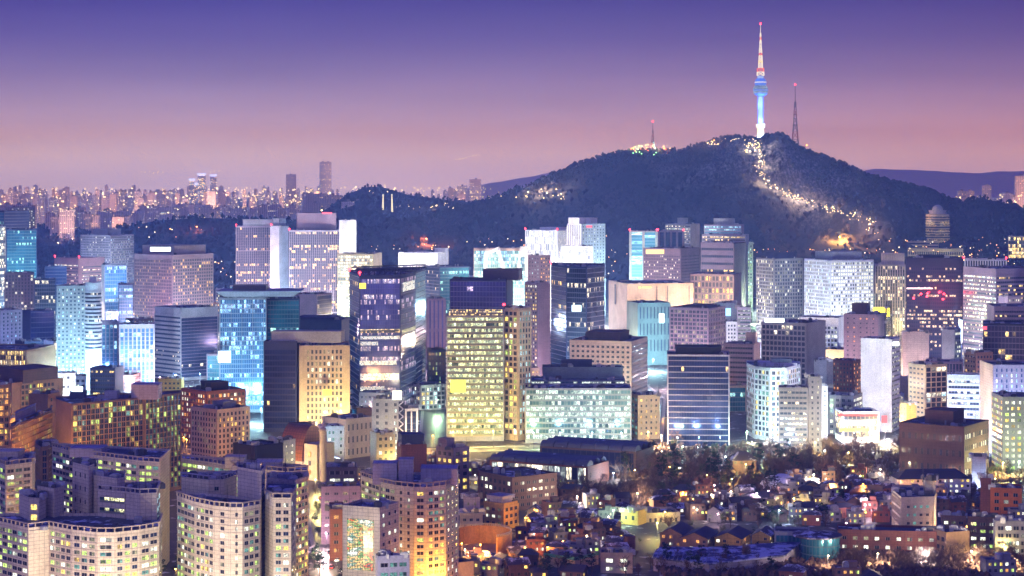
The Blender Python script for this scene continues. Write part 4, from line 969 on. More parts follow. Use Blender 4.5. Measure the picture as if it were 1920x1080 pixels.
# mid-city lattice mast
D0 = 1640; cx = X(1666, D0)
r = empty('lattice_mast', (cx, D0, 0), 'dark city lattice mast with antenna drums rising behind the clean white tower', 'mast')
lattice(r, cx, D0, 0, Z(600, D0), 4.2, 2.4, 10, [METAL], .3); lattice(r, cx, D0, Z(600, D0), Z(565, D0), 2.4, 1.6, 3, [METAL], .28)
for k in range(3):
    b = MB(); b.lathe([(0, Z(606 - 14*k, D0)), (1.5, Z(606 - 14*k, D0)), (1.5, Z(602 - 14*k, D0)), (0, Z(602 - 14*k, D0))], (cx + (2.4 if k % 2 else -2.4), D0 - 2), 10); b.build('antenna_drum', METALL, r)

# bridge pylons far behind (pair of lit pylons)
for px, sx in ((716, 1), (737, -1)):
    D0 = 5000; c0 = X(px, D0); z1 = Z(368, D0)
    r = empty('lit_pylon', (c0, D0, 0), ['left', 'right'][sx < 0] + ' one of two slender white lit pylons below the small wooded hill', 'pylon', 'pair of lit pylons')
    b = MB(); b.taper([(c0-5, D0-2), (c0+5, D0-2), (c0+5, D0+2), (c0-5, D0+2)], [(c0-1.2+3*sx, D0-1), (c0+1.2+3*sx, D0-1), (c0+1.2+3*sx, D0+1), (c0-1.2+3*sx, D0+1)], 0, z1)
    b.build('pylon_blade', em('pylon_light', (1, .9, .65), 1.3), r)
    b = MB(); b.box((c0+3*sx, D0), 3.5, 3.5, z1, z1 + 5); b.build('pylon_head', TW, r)

# ------------------------------------------------------------------ domed round tower at the foot of the hill
D0 = 3550; cx = X(1758, D0); c = (cx, D0); zz = lambda p: Z(p, D0)
r = empty('domed_tower', (cx, D0, 0), 'round white tower of stacked window rings under a silver dome below the hill', 'tower')
b = MB(); b.lathe([(20, 0), (20, zz(402)), (17, zz(401))], c, 16); b.build('wall', wm('cream'), r)
for k in range(11):
    z = zz(404 + 4.7 * k + 1.8)
    b = MB(); b.lathe([(20.05, z - 2.6), (20.25, z - 2.5), (20.25, z - .2), (20.05, z)], c, 16); b.build('window_ring', gm('g_offw'), r)
    b = MB(); b.lathe([(20.2, z + .2), (21.2, z + .2), (21.2, z + 1.4), (20.2, z + 1.4)], c, 16); b.build('ledge', wm('cream'), r)
b = MB(); b.lathe([(14.5, zz(402)), (14.5, zz(396)), (15.5, zz(395.5)), (15.5, zz(394)), (12, zz(394))], c, 16); b.build('drum', wm('lav'), r)
b = MB(); b.lathe([(9.5 * math.cos(t), zz(394) + 9.5 * math.sin(t)) for t in [i * math.pi / 16 for i in range(9)]], c, 20); b.build('dome', METALL, r, smooth=True)
b = MB(); b.tube((cx - 6, D0, zz(392)), (cx - 6, D0, zz(383)), .5, .3, 5); b.build('antenna', METAL, r)

# ------------------------------------------------------------------ far city: every block a thing of its own
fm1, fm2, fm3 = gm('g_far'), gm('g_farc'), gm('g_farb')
def far_block(px0, px1, pyt, D, mat, label, group, dep=16, name='apartment_tower'):
    x0, x1 = X(px0, D), X(px1, D); zt = Z(pyt, D)
    b = MB(); w = x1 - x0; nb = max(2, round(w / 4.5)); nf = max(3, round(zt / 3.2))
    for (a, q, e) in (((x0, D), (x1, D), nb), ((x1, D), (x1, D + dep), 3), ((x1, D+dep), (x0, D+dep), nb), ((x0, D+dep), (x0, D), 3)):
        b.poly([(*a, 0), (*q, 0), (*q, zt), (*a, zt)], 0, [(0, 0), (e, 0), (e, nf), (0, nf)])
    b.poly([(x0, D, zt), (x1, D, zt), (x1, D+dep, zt), (x0, D+dep, zt)], 1, [(0, 0)] * 4)
    # roof stair boxes
    rr = random.Random(int(px0 * 7 + D)); n = max(1, int(w / 22))
    for k in range(n):
        q = x0 + w * (k + .5) / n + rr.uniform(-3, 3); b.box((q, D + dep * .5), rr.uniform(4, 8), dep * .6, zt, zt + rr.uniform(2.5, 6), 0, 1)
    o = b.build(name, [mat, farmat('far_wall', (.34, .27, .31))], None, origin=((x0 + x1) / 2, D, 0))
    return tag(o, label, 'building', group)
rf = random.Random(21)
def far_row(px0, px1, ytop, yj, D0, D1, wmin, wmax, n, where, mats, gap=.15):
    grp = 'far blocks ' + where
    step = (px1 - px0) / n
    for k in range(n):
        w = rf.uniform(wmin, wmax); a = px0 + k * step + rf.uniform(-.3, .3) * step
        t = ytop(a) if callable(ytop) else ytop
        if t is None: continue
        far_block(a, a + w, t + rf.uniform(-yj, yj), rf.uniform(D0, D1), rf.choice(mats), f'one of the hazy lit blocks {where}', grp)
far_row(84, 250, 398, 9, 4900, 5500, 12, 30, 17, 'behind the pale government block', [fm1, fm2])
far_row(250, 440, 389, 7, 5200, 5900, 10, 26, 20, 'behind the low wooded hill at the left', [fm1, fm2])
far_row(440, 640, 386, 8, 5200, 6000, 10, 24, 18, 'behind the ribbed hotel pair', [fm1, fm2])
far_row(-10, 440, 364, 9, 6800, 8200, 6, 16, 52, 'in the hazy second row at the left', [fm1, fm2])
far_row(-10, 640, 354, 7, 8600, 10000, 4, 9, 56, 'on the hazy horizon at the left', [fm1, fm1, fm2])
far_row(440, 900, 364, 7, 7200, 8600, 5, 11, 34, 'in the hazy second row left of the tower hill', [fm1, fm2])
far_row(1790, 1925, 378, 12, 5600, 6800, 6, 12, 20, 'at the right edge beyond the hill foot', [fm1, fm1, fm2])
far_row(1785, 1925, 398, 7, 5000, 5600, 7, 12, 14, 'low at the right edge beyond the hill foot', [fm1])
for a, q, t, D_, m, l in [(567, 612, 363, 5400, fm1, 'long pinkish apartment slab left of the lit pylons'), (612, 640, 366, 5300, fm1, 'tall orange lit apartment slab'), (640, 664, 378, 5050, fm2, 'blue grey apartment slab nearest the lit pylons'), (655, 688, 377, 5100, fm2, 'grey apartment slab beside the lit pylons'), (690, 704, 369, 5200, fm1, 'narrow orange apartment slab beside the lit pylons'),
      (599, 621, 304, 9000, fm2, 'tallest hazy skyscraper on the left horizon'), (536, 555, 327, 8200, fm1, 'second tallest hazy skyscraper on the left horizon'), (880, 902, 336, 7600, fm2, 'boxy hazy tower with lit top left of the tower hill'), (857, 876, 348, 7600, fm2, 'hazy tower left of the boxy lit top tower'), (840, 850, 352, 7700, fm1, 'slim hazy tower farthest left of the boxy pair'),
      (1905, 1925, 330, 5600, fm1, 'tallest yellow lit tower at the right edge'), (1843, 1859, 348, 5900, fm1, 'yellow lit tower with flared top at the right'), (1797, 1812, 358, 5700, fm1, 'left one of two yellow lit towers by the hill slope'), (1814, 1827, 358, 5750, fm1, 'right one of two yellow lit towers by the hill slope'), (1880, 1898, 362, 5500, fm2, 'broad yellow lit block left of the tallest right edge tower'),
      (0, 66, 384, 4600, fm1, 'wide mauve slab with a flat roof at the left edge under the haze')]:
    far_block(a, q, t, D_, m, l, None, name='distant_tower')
for k, (px, w, t) in enumerate([(360, 11, 335), (378, 15, 325), (400, 12, 327), (369, 9, 343)]):
    D0 = 7400; cx = X(px, D0); rd = w / 2 * D0 / F
    r = empty('round_tower', (cx, D0, 0), ['leftmost', 'tallest middle', 'rightmost', 'shortest front'][k] + ' of the four round towers with blue glowing crowns in the haze', 'tower', 'four blue crowned towers')
    zt = Z(t, D0)
    b = MB(); b.lathe([(rd, 0), (rd, zt - 8), (0, zt - 8)], (cx, D0), 12)
    for i in range(len(b.uv)): b.uv[i] = (b.uv[i][0] / 5, b.uv[i][1] / 3.6)
    b.build('tower_shaft', fm3, r)
    b = MB(); b.lathe([(rd * .6, zt - 8), (rd * 1.15, zt - 6), (rd * 1.15, zt), (0, zt)], (cx, D0), 12); b.build('tower_crown', em('crown_blue', (.35, .4, 1), 2.2), r)

# ------------------------------------------------------------------ points of light on far slopes (uncountable)
def dots(name, spots, mat, label):
    b = MB()
    for (x, y, z, s) in spots:
        p = [(x, y, z - s), (x + s, y, z), (x, y - s, z), (x - s, y, z), (x, y + s, z), (x, y, z + s)]
        for i, j in ((1, 4), (4, 3), (3, 2), (2, 1)):
            b.poly([p[0], p[i], p[j]]); b.poly([p[5], p[j], p[i]])
    return tag(b.build(name, mat), label, 'lights', kind='stuff')
rl = random.Random(3)
def dl(px0, px1, py0, py1, D0, D1, n, s0, s1):
    o = []
    for _ in range(n):
        D = rl.uniform(D0, D1); px = rl.uniform(px0, px1); py = rl.uniform(py0, py1)
        o.append((X(px, D), D, Z(py, D), rl.uniform(s0, s1)))
    return o
LW = em('lamp_warm_white', (1, .78, .45), 9); LO = em('lamp_orange', (1, .42, .12), 9); LC = em('lamp_cool', (.8, .95, 1), 9)
dots('city_lights', dl(-10, 640, 352, 400, 5000, 9500, 330, .7, 2.0) + dl(440, 920, 350, 382, 6000, 9500, 150, .7, 1.9) + dl(1790, 1925, 365, 410, 5000, 6500, 130, .7, 1.7), LW, 'warm points of city light scattered over the far hazy districts')
dots('street_lights_far', [(X(px, 8800), 8800, Z(py, 8800), 1.1) for px, py in [(855, 299), (862, 298), (868, 297), (874, 295), (881, 294), (887, 292), (893, 291), (899, 290), (265, 322), (272, 323), (280, 322), (288, 324), (296, 323), (305, 323), (54, 257), (395, 322), (402, 321), (410, 321)]], LW, 'string of small warm lights high on the far hazy ridge')
def on_hill(px, py, guess=None):
    """first point of the hill seen on this pixel"""
    D = 3000.0
    while D < 5600:
        if hill_z(X(px, D), D) >= Z(py, D): return (X(px, D), D, Z(py, D))
        D += 6
    return (X(px, 4200), 4200, Z(py, 4200))
PATH = [(1405, 262), (1422, 272), (1430, 282), (1426, 300), (1430, 312), (1415, 318), (1425, 328), (1432, 334), (1440, 346), (1450, 356), (1463, 364), (1480, 370), (1498, 377), (1515, 384), (1535, 390), (1550, 393), (1570, 401), (1590, 406), (1612, 411), (1628, 416), (1640, 424), (1630, 430), (1620, 440), (1645, 440)]
pl_ = []
for (a, b_), (c_, d_) in zip(PATH, PATH[1:]):
    for k in range(rl.choice([2, 6, 14, 18])):
        t = rl.random(); q = on_hill(a + (c_-a)*t + rl.gauss(0, 3), b_ + (d_-b_)*t + rl.gauss(0, 2.6)); pl_.append((q[0], q[1] - 4, q[2] + rl.uniform(2, 8), rl.uniform(.12, .75)))
dots('path_lights', pl_, LW, 'warm lamps strung along the path that winds down the tower hill')
gl_ = []
for (x0, x1, y0, y1, n) in [(905, 1060, 362, 378, 26), (1180, 1260, 276, 288, 16), (1322, 1350, 268, 276, 22), (1345, 1400, 264, 270, 14), (1395, 1425, 262, 290, 50), (740, 860, 384, 396, 20), (660, 740, 352, 366, 12)]:
    for _ in range(n):
        q = on_hill(rl.uniform(x0, x1), rl.uniform(y0, y1)); gl_.append((q[0], q[1] - 6, q[2] + 5, rl.uniform(.35, 1.0)))
dots('hillside_lights', gl_, LW, 'clusters of white and warm lights among the trees on the hill')
dots('summit_lights', [(*on_hill(rl.uniform(1178, 1250), rl.uniform(279, 290))[:1], on_hill(1210, 284)[1] - 12, Z(rl.uniform(277, 290), 4150), rl.uniform(.5, 1.5)) for _ in range(22)][:22], em('lamp_red_orange', (1, .22, .05), 6), 'orange and red lamps below the shorter radio mast')
dots('summit_lights', [(X(px, 4140), 4140, Z(py, 4140), 1.3) for px, py in ((1182, 290), (1187, 287), (1193, 285), (1196, 279), (1199, 285), (1203, 288), (1226, 290), (1230, 286))], em('lamp_green', (.3, 1, .4), 5), 'green lamps at the left end of the radio mast hilltop')
hl2 = []
for (x0, x1, y0, y1, n) in [(690, 860, 456, 468, 14), (860, 990, 446, 460, 9), (1130, 1200, 440, 520, 16), (1400, 1700, 466, 478, 36), (1640, 1900, 445, 472, 30), (250, 440, 425, 445, 8), (400, 450, 490, 560, 14), (1800, 1920, 455, 500, 26)]:
    for _ in range(n): 
        D = rl.uniform(2900, 3300); hl2.append((X(rl.uniform(x0, x1), D), D, Z(rl.uniform(y0, y1), D), rl.uniform(.3, .8)))
dots('foot_lights', hl2[::2], LO, 'orange and warm lamps scattered along the foot of the hills')
dots('foot_lights', hl2[1::2], LW, 'warm white lamps scattered along the foot of the hills')
# real lamps behind these glows
for px, py, e, c_ in [(1410, 282, 3.0e5, (1, .95, .85)), (1425, 312, 1.0e5, (1, .85, .6)), (1432, 345, 2.0e5, (1, .85, .6)), (1456, 362, 1.5e5, (1, .85, .7)), (1495, 376, 1.1e5, (1, .85, .7)), (1522, 386, .9e5, (1, .85, .7)), (1560, 398, .6e5, (1, .8, .6)), (1602, 409, .5e5, (1, .8, .6)), (1630, 430, .9e5, (1, .8, .7)),
                     (1512, 281, 2.0e5, (1, .5, .1)), (1338, 272, 1.6e5, (1, .55, .3)), (1212, 286, 9e4, (1, .35, .1)), (1245, 287, 9e4, (1, .4, .12)), (1187, 287, 7e4, (.6, 1, .4)), (1198, 283, 6e4, (.3, 1, .5)), (1228, 287, 6e4, (.3, 1, .7)),
                     (1573, 455, 9e5, (1, .55, .12)), (800, 458, 3e5, (1, .3, .15)), (1015, 364, 2e5, (1, .85, .55)), (990, 369, 1.2e5, (1, .85, .55)), (1043, 364, 1.2e5, (1, .85, .55)), (818, 393, 9e4, (1, .8, .6)), (370, 435, 1e5, (1, .3, .2))]:
    q = on_hill(px, py)
    r = empty('hill_lamp', (q[0], q[1] - 8, q[2]), None, 'lamp'); r['label'] = 'bright lamp among the trees on the hill slope'; r['group'] = 'hill slope lamps'
    b = MB(); b.tube((q[0], q[1] - 8, q[2]), (q[0], q[1] - 8, q[2] + 9), .2, .15, 4); b.build('lamp_post', METAL, r)
    b = MB(); b.lathe([(0, q[2] + 9), (.9, q[2] + 9.4), (.9, q[2] + 10.2), (0, q[2] + 10.6)], (q[0], q[1] - 8), 8); b.build('lamp_head', LW if c_[2] > .4 else LO, r)
    lamp((q[0], q[1] - 12, q[2] + 13), e * .8, c_, 2, r)

# district lamps that light the far blocks from the street
for k, (px, D0, e, c_) in enumerate([(110, 4850, 9, 0), (170, 4860, 9, 1), (230, 4860, 9, 0), (290, 5120, 8, 1), (350, 5120, 8, 0), (410, 5120, 8, 1), (480, 5120, 8, 0), (560, 5120, 10, 1), (625, 5120, 12, 2), (60, 6650, 20, 2), (160, 6650, 20, 0), (270, 6650, 20, 0), (380, 6700, 20, 1), (500, 6900, 24, 0), (620, 6900, 24, 0), (760, 6900, 22, 0), (860, 6900, 22, 2), (1815, 4960, 10, 2), (1860, 4960, 12, 0), (1905, 4960, 12, 2), (1840, 5500, 14, 2), (1900, 5500, 14, 0), (20, 8400, 30, 2), (200, 8400, 30, 0), (420, 8500, 34, 0), (600, 8500, 34, 0)]):
    x = X(px, D0)
    r = empty('street_lamp', (x, D0, 0), None, 'lamp', 'district lamps'); r['label'] = 'high mast lamp lighting the far hazy apartment blocks'
    b = MB(); b.tube((x, D0, 0), (x, D0, 24), .5, .3, 5); b.build('post', METAL, r)
    b = MB(); b.lathe([(0, 24), (1.6, 24.5), (1.6, 25.5), (0, 26)], (x, D0), 8); b.build('lamp_head', LW, r)
    lamp((x, D0 - 3, 27), e * 1.05e5, [(1, .62, .5), (1, .75, .8), (1, .5, .22)][c_], 3, r)
# ------------------------------------------------------------------ odd shaped neighbours
# white round hotel drum
D0 = 1765; cx = X(172, D0); rd = 15 * D0 / F
r = empty('hotel_drum', (cx, D0 + rd, 0), 'white round stair drum with curved window rings on the white hotel', 'building')
zt = Z(530, D0)
b = MB(); b.lathe([(rd, 0), (rd, zt), (0, zt)], (cx, D0 + rd), 24); b.build('wall', wm('white'), r)
for k in range(26):
    z = zt - 9 - k * 3.3
    b = MB(); b.lathe([(rd + .02, z - 1.5), (rd + .12, z - 1.5), (rd + .12, z), (rd + .02, z)], (cx, D0 + rd), 24)
    for i in range(len(b.uv)): b.uv[i] = (b.uv[i][0] / 1.6, .9)
    b.build('window_band', gm('g_white' if k > 14 else 'g_off'), r)
    b = MB(); b.lathe([(rd, z + .3), (rd + .6, z + .3), (rd + .6, z + 1.2), (rd, z + 1.2)], (cx, D0 + rd), 24); b.build('ledge', wm('white'), r)
b = MB(); b.box((cx, D0 + rd), 6, 6, zt, zt + 5); b.build('penthouse', wm('white'), r)

def wedge(name, mat, pts_bot, pts_top, parent):
    b = MB(); n = len(pts_bot)
    for i in range(n):
        j = (i + 1) % n; b.poly([pts_bot[i], pts_bot[j], pts_top[j], pts_top[i]])
    b.poly(pts_top); b.poly(list(reversed(pts_bot)))
    return b.build(name, mat, parent)

def gable(label, px, pyb, w, d, h, rz, wk, rh=2.5, roof=None, name='house', wins=2, pal='dwyd', hip=False, group=None, D=None, z=0, ref=None, fl=None):
    D = D or GD(pyb); c = Vector((X(px, D), D))
    r = empty(name, (c.x, c.y, z), label, 'house' if name != 'pavilion' else 'pavilion', group, rz)
    def loc(ob): ob.location = (0, 0, 0)
    q = [(-w/2, -d/2), (w/2, -d/2), (w/2, d/2), (-w/2, d/2)]
    b = MB(); b.prism(q, 0, h)
    if not hip:
        b.poly([(-w/2, -d/2, h), (w/2, -d/2, h), (0, -d/2, h + rh)]) if d > w else b.poly([(w/2, -d/2, h), (w/2, d/2, h), (w/2, 0, h + rh)])
        b.poly([(w/2, d/2, h), (-w/2, d/2, h), (0, d/2, h + rh)]) if d > w else b.poly([(-w/2, d/2, h), (-w/2, -d/2, h), (-w/2, 0, h + rh)])
    o = b.build('wall', wm(wk)); o.parent = r
    e = .7; t = .3
    b = MB()
    W_, D_ = w/2 + e, d/2 + e
    hz = h - .2
    if hip:
        k = min(W_, D_) * .8
        rg = [(-(W_-k), 0, h+rh), (W_-k, 0, h+rh)] if w > d else [(0, -(D_-k), h+rh), (0, D_-k, h+rh)]
        c4 = [(-W_, -D_, hz), (W_, -D_, hz), (W_, D_, hz), (-W_, D_, hz)]
        if w > d:
            b.poly([c4[0], c4[1], rg[1], rg[0]]); b.poly([c4[1], c4[2], rg[1]]); b.poly([c4[2], c4[3], rg[0], rg[1]]); b.poly([c4[3], c4[0], rg[0]])
        else:
            b.poly([c4[0], c4[1], rg[0]]); b.poly([c4[1], c4[2], rg[1], rg[0]]); b.poly([c4[2], c4[3], rg[1]]); b.poly([c4[3], c4[0], rg[0], rg[1]])
        b.poly([c4[3], c4[2], c4[1], c4[0]])
    elif d > w:
        for s in (-1, 1):
            a = [(s*W_, -D_, hz), (s*W_, D_, hz), (0, D_, h+rh+.1), (0, -D_, h+rh+.1)]
            if s < 0: a.reverse()
            b.poly(a); b.poly([(x, y, z_ + t) for x, y, z_ in a]); 
            b.poly([a[0], a[-1], (a[-1][0], a[-1][1], a[-1][2]+t), (a[0][0], a[0][1], a[0][2]+t)]); b.poly([a[0], a[1], (a[1][0], a[1][1], a[1][2]+t), (a[0][0], a[0][1], a[0][2]+t)])
            b.poly([a[2], a[1], (a[1][0], a[1][1], a[1][2]+t), (a[2][0], a[2][1], a[2][2]+t)]); b.poly([a[3], a[2], (a[2][0], a[2][1], a[2][2]+t), (a[3][0], a[3][1], a[3][2]+t)])
    else:
        for s in (-1, 1):
            a = [(-W_, s*D_, hz), (W_, s*D_, hz), (W_, 0, h+rh+.1), (-W_, 0, h+rh+.1)]
            b.poly(a); b.poly([(x, y, z_ + t) for x, y, z_ in a])
            for i in range(4):
                j = (i+1) % 4; b.poly([a[i], a[j], (a[j][0], a[j][1], a[j][2]+t), (a[i][0], a[i][1], a[i][2]+t)])
    o = b.build('roof', roof or RS); o.parent = r
    fl = fl or max(1, int(h / 3))
    for f in range(fl):
        for side in (0, 1):
            L = w if side == 0 else d
            n = max(1, int(L / 3.2)); 
            for k in range(n):
                if R.random() < .25: continue
                s = (k + .5) / n * L - L/2
                key = R.choice(pal)
                me = pane_mesh(1.5, 1.3, key)
                sgn = 1 if (rz <= 0.3) else -1
                if side == 0: add('window', me, r, (s, -d/2, (f + .55) * h / fl), 0)
                else: add('window', me, r, (sgn * w/2, s, (f + .55) * h / fl), sgn * math.pi/2)
    b = MB(); b.bar((0, 0), (1, 0), (0, -1), -w*.32 - .5, -w*.32 + .5, 0, 2.1, -.02, .06)
    o = b.build('door', METAL); o.parent = r; o.location = (0, -d/2, 0)
    if ref: BK.append((px - 10, px + 10, D, ref, h))
    return r

# brown gabled flats by the gallery
for i, (px, w) in enumerate([(1268, 11), (1312, 13), (1374, 13)]):
    gable(['small brown gabled flats leftmost of three beside the blue gallery roof', 'tall brown gabled flats in the middle of three beside the blue gallery roof', 'ochre gabled flats rightmost of three beside the blue gallery roof'][i], px, 1042, w, 20, 10, -.35, 'tan' if i < 2 else 'ochre', 2.6, RD, 'gabled_flats', pal='ddwo', D=1000 + (i == 0) * 12, group='brown gabled flats', ref='the brown gabled flats')
gable('small ochre gabled house attached to the snowy glass gallery', 1432, 1030, 9, 16, 9, -.3, 'ochre', 2.4, RS, D=1010)
# gallery: long low hall with blue snowy roof and glass drum
D0 = 985
r = empty('gallery_hall', (X(1400, D0), D0, 0), 'long low gallery hall with a curved ribbed snowy blue roof', 'hall')
b = MB(); q = [(X(1225, 960), 960), (X(1330, 945), 945), (X(1470, 965), 965), (X(1500, 1000), 1000), (X(1330, 985), 985), (X(1240, 985), 985)]
b.prism(q, 0, 6); b.build('wall', wm('lav'), r)
b = MB(); c_ = (sum(p[0] for p in q)/6, sum(p[1] for p in q)/6); b.prism([(c_[0] + (p[0]-c_[0])*1.03, c_[1] + (p[1]-c_[1])*1.06) for p in q], 6, 6.7)
b.build('roof', roofm('roof_blue_snow', (.07, .08, .20), .7), r)
for k in range(14):
    b = MB(); t = k / 13; ax = X(1228 + 100*t, 962 - 14*t); b.box((ax, 968 - 14*t), .3, 22, 6.7, 7.0, -.15); b.build('roof_rib', METALL, r)
D0 = 985; cx = X(1538, D0); rd = 9.5
r = empty('glass_drum', (cx, D0, 0), 'round teal glass drum under a flat ribbed oval snowy roof', 'hall')
b = MB(); b.lathe([(rd, 0), (rd, 12), (0, 12)], (cx, D0), 28)
for i in range(len(b.uv)): b.uv[i] = (b.uv[i][0] / 1.8, b.uv[i][1] / 4)
b.build('glazing', gm('g_teal'), r)
b = MB(); b.lathe([(0, 12), (rd * 1.25, 12.2), (rd * 1.25, 12.9), (0, 14.4)], (cx - 1.5, D0), 28); b.build('roof', RS, r)
B('low glass gallery wing with a snowy flat roof left of the round glass drum', 1000, 1450, 1452, 1518, 996, 'steel', None, gl('g_teal', 2, 3.6), roof=RS, units=0, name='hall', ref='the glass gallery wing')

# copper barrel vault hall with arched front
D0 = 1280; r = empty('vaulted_hall', (X(548, D0), D0, 0), 'copper barrel vaulted hall with an arched cream front and slender turret', 'hall')
a0 = Vector((X(528, 1270), 1270)); a1 = Vector((X(566, 1255), 1255)); e = (a1 - a0).normalized(); nb = Vector((-e.y, e.x)); Lr = 34; wd = (a1 - a0).length
# the vault runs along the camera's left-right axis, round side towards the camera
base = 11; zt = Z(788, D0); hh = zt - base
b = MB(); N = 14
P0 = Vector((X(524, 1262), 1262)); P1 = Vector((X(566, 1250), 1250)); e = (P1 - P0).normalized(); nb = Vector((-e.y, e.x)); dd = 20
prev = None
for k in range(N + 1):
    t = math.pi * k / N; y = (1 - math.cos(t)) * dd / 2; z = base + math.sin(t) * hh
    cur = (P0 + nb * y, P1 + nb * y, z)
    if prev: b.poly([(prev[0].x, prev[0].y, prev[2]), (prev[1].x, prev[1].y, prev[2]), (cur[1].x, cur[1].y, cur[2]), (cur[0].x, cur[0].y, cur[2])])
    prev = cur
for P_ in (P0, P1):
    ring = [((P_ + nb * (1 - math.cos(math.pi*k/N)) * dd/2), base + math.sin(math.pi*k/N) * hh) for k in range(N + 1)]
    b.poly([(p.x, p.y, z) for p, z in ring])
b.build('vault', wallm('copper_roof', (.24, .10, .06), tile=(2.2, 2.2, .12), rough=.45, metal=.3), r)
b = MB(); b.prism([tuple(P0), tuple(P1), tuple(P1 + nb * dd), tuple(P0 + nb * dd)], 0, base); b.build('wall', wm('cream'), r)
b = MB(); q = P1 + e * 1.0; b.prism([tuple(q + nb*1), tuple(q + e*11 + nb*1), tuple(q + e*11 + nb*16), tuple(q + nb*16)], 0, 22); b.build('arched_front', wm('cream'), r)
for k in range(3):
    add('window', pane_mesh(2.2, 3.0, 'o' if k == 0 else 'd'), r, (q.x + e.x*5.5 - r.location.x, q.y + e.y*5.5 + nb.y*1 - r.location.y - .05, 5 + k*5.4), math.atan2(e.y, e.x))
b = MB(); q2 = q + e * 14 + nb * 3; b.lathe([(2.2, 0), (2.2, 30), (2.8, 30.3), (2.6, 31.5), (0, 33)], tuple(q2), 12); b.build('turret', wm('cream'), r)

# museum halls with rows of barrel roofs
def barrel_hall(label, pa, pb, dep, h, n, rr_, ends):
    A, Bv = vec2(*pa), vec2(*pb); e = (Bv - A); L = e.length; e /= L; nn = Vector((-e.y, e.x))
    r = empty('museum_hall', (A.x, A.y, 0), label, 'hall')
    b = MB(); b.prism([tuple(A), tuple(Bv), tuple(Bv + nn*dep), tuple(A + nn*dep)], 0, h); b.build('wall', wm('brick' if ends else 'brown'), r)
    b = MB(); b.poly([(*(A + e*1.5 - nn*.08), 1.5), (*(Bv - e*1.5 - nn*.08), 1.5), (*(Bv - e*1.5 - nn*.08), h - 1), (*(A + e*1.5 - nn*.08), h - 1)], 0, [(0, 0), (L/4, 0), (L/4, 1), (0, 1)])
    b.build('glazing', gm('g_half' if ends else 'g_navy'), r)
    w = L / n
    for k in range(n):
        b = MB(); c0 = A + e * (k*w + w*.03); c1 = A + e * ((k+1)*w - w*.03); prev = None; N = 8
        for j in range(N + 1):
            t = math.pi * j / N; y = (1 - math.cos(t)) * rr_; z = h + .2 + math.sin(t) * rr_ * .75
            cur = (c0 + nn*y, c1 + nn*y, z)
            if prev: b.poly([(prev[0].x, prev[0].y, prev[2]), (prev[1].x, prev[1].y, prev[2]), (cur[1].x, cur[1].y, cur[2]), (cur[0].x, cur[0].y, cur[2])])
            prev = cur
        for cc in (c0, c1): b.poly([((cc + nn*(1-math.cos(math.pi*j/N))*rr_).x, (cc + nn*(1-math.cos(math.pi*j/N))*rr_).y, h + .2 + math.sin(math.pi*j/N)*rr_*.75) for j in range(N+1)])
        b.build('barrel_roof', roofm('roof_slate', (.10, .11, .17), .25), r)
    for row in range(1, max(1, int(dep / (2*rr_ + .5)))):
        b = MB(); c0 = A + nn*(row*(2*rr_+.5)); c1 = Bv + nn*(row*(2*rr_+.5)); prev = None
        for j in range(9):
            t = math.pi*j/8; y = (1-math.cos(t))*rr_; z = h + .2 + math.sin(t)*rr_*.8
            cur = (c0 + nn*y, c1 + nn*y, z)
            if prev: b.poly([(prev[0].x, prev[0].y, prev[2]), (prev[1].x, prev[1].y, prev[2]), (cur[1].x, cur[1].y, cur[2]), (cur[0].x, cur[0].y, cur[2])])
            prev = cur
        b.build('rear_barrel_roof', roofm('roof_slate', (.10, .11, .17), .25), r)
barrel_hall('lit museum hall with a row of dark barrel roofs behind bare trees', (918, 1235), (1102, 1205), 30, 14, 8, 4.2, True)
barrel_hall('darker museum hall wing with barrel roofs below the green glass office', (1012, 1290), (1192, 1262), 30, 15, 7, 4.5, False)

# arched front of the slanting arch office
D0 = 2640; Pq = lambda px, py: (X(px, D0) , Z(py, D0))
r = empty('arch_frame', (X(940, D0), D0, 0), 'great white trapezoid frame standing against the slanting arch office', 'frame')
def thick(pts, name, mat, y0, y1):
    b = MB(); b.poly([(x, y0, z) for x, z in pts]); b.poly([(x, y1, z) for x, z in reversed(pts)])
    for i in range(len(pts)):
        a, c2 = pts[i], pts[(i+1) % len(pts)]; b.poly([(a[0], y0, a[1]), (c2[0], y0, c2[1]), (c2[0], y1, c2[1]), (a[0], y1, a[1])])
    b.build(name, mat, r)
for nm, pts in (('left_leg', [(908, 515), (914, 515), (914, 476), (908, 474)]), ('top_beam', [(908, 474), (936, 462), (938, 468), (914, 478)]), ('right_leg', [(936, 462), (950, 515), (944, 515), (932, 467)]), ('slanted_pier', [(968, 515), (975, 462), (989, 462), (990, 515), (984, 515), (984, 480), (976, 480), (974, 515)])):
    thick([Pq(*p) for p in pts], nm, wm('white'), D0 - 4, D0)

# flared crown of the broad glass office
r = empty('roof_canopy', (X(455, 1600), 1610, 0), 'pale upturned roof canopy crowning the flared roof glass office', 'canopy')
D0 = 1598; z0 = Z(558, D0)
A, C2 = vec2(412, D0), vec2(556, D0 + 4)
b = MB(); b.taper([(A.x + 3, A.y + 3), (C2.x - 3, C2.y + 3), (C2.x - 3, C2.y + 36), (A.x + 3, A.y + 36)], [(A.x - 3, A.y - 3), (C2.x + 3, C2.y - 3), (C2.x + 3, C2.y + 40), (A.x - 3, A.y + 40)], z0 + .3, z0 + 5); b.build('canopy_slab', wm('lav'), r)
b = MB(); b.box(((A.x + C2.x)/2 - 8, A.y + 18), 26, 14, z0 + 5, z0 + 9); b.build('canopy_plant', METAL, r)

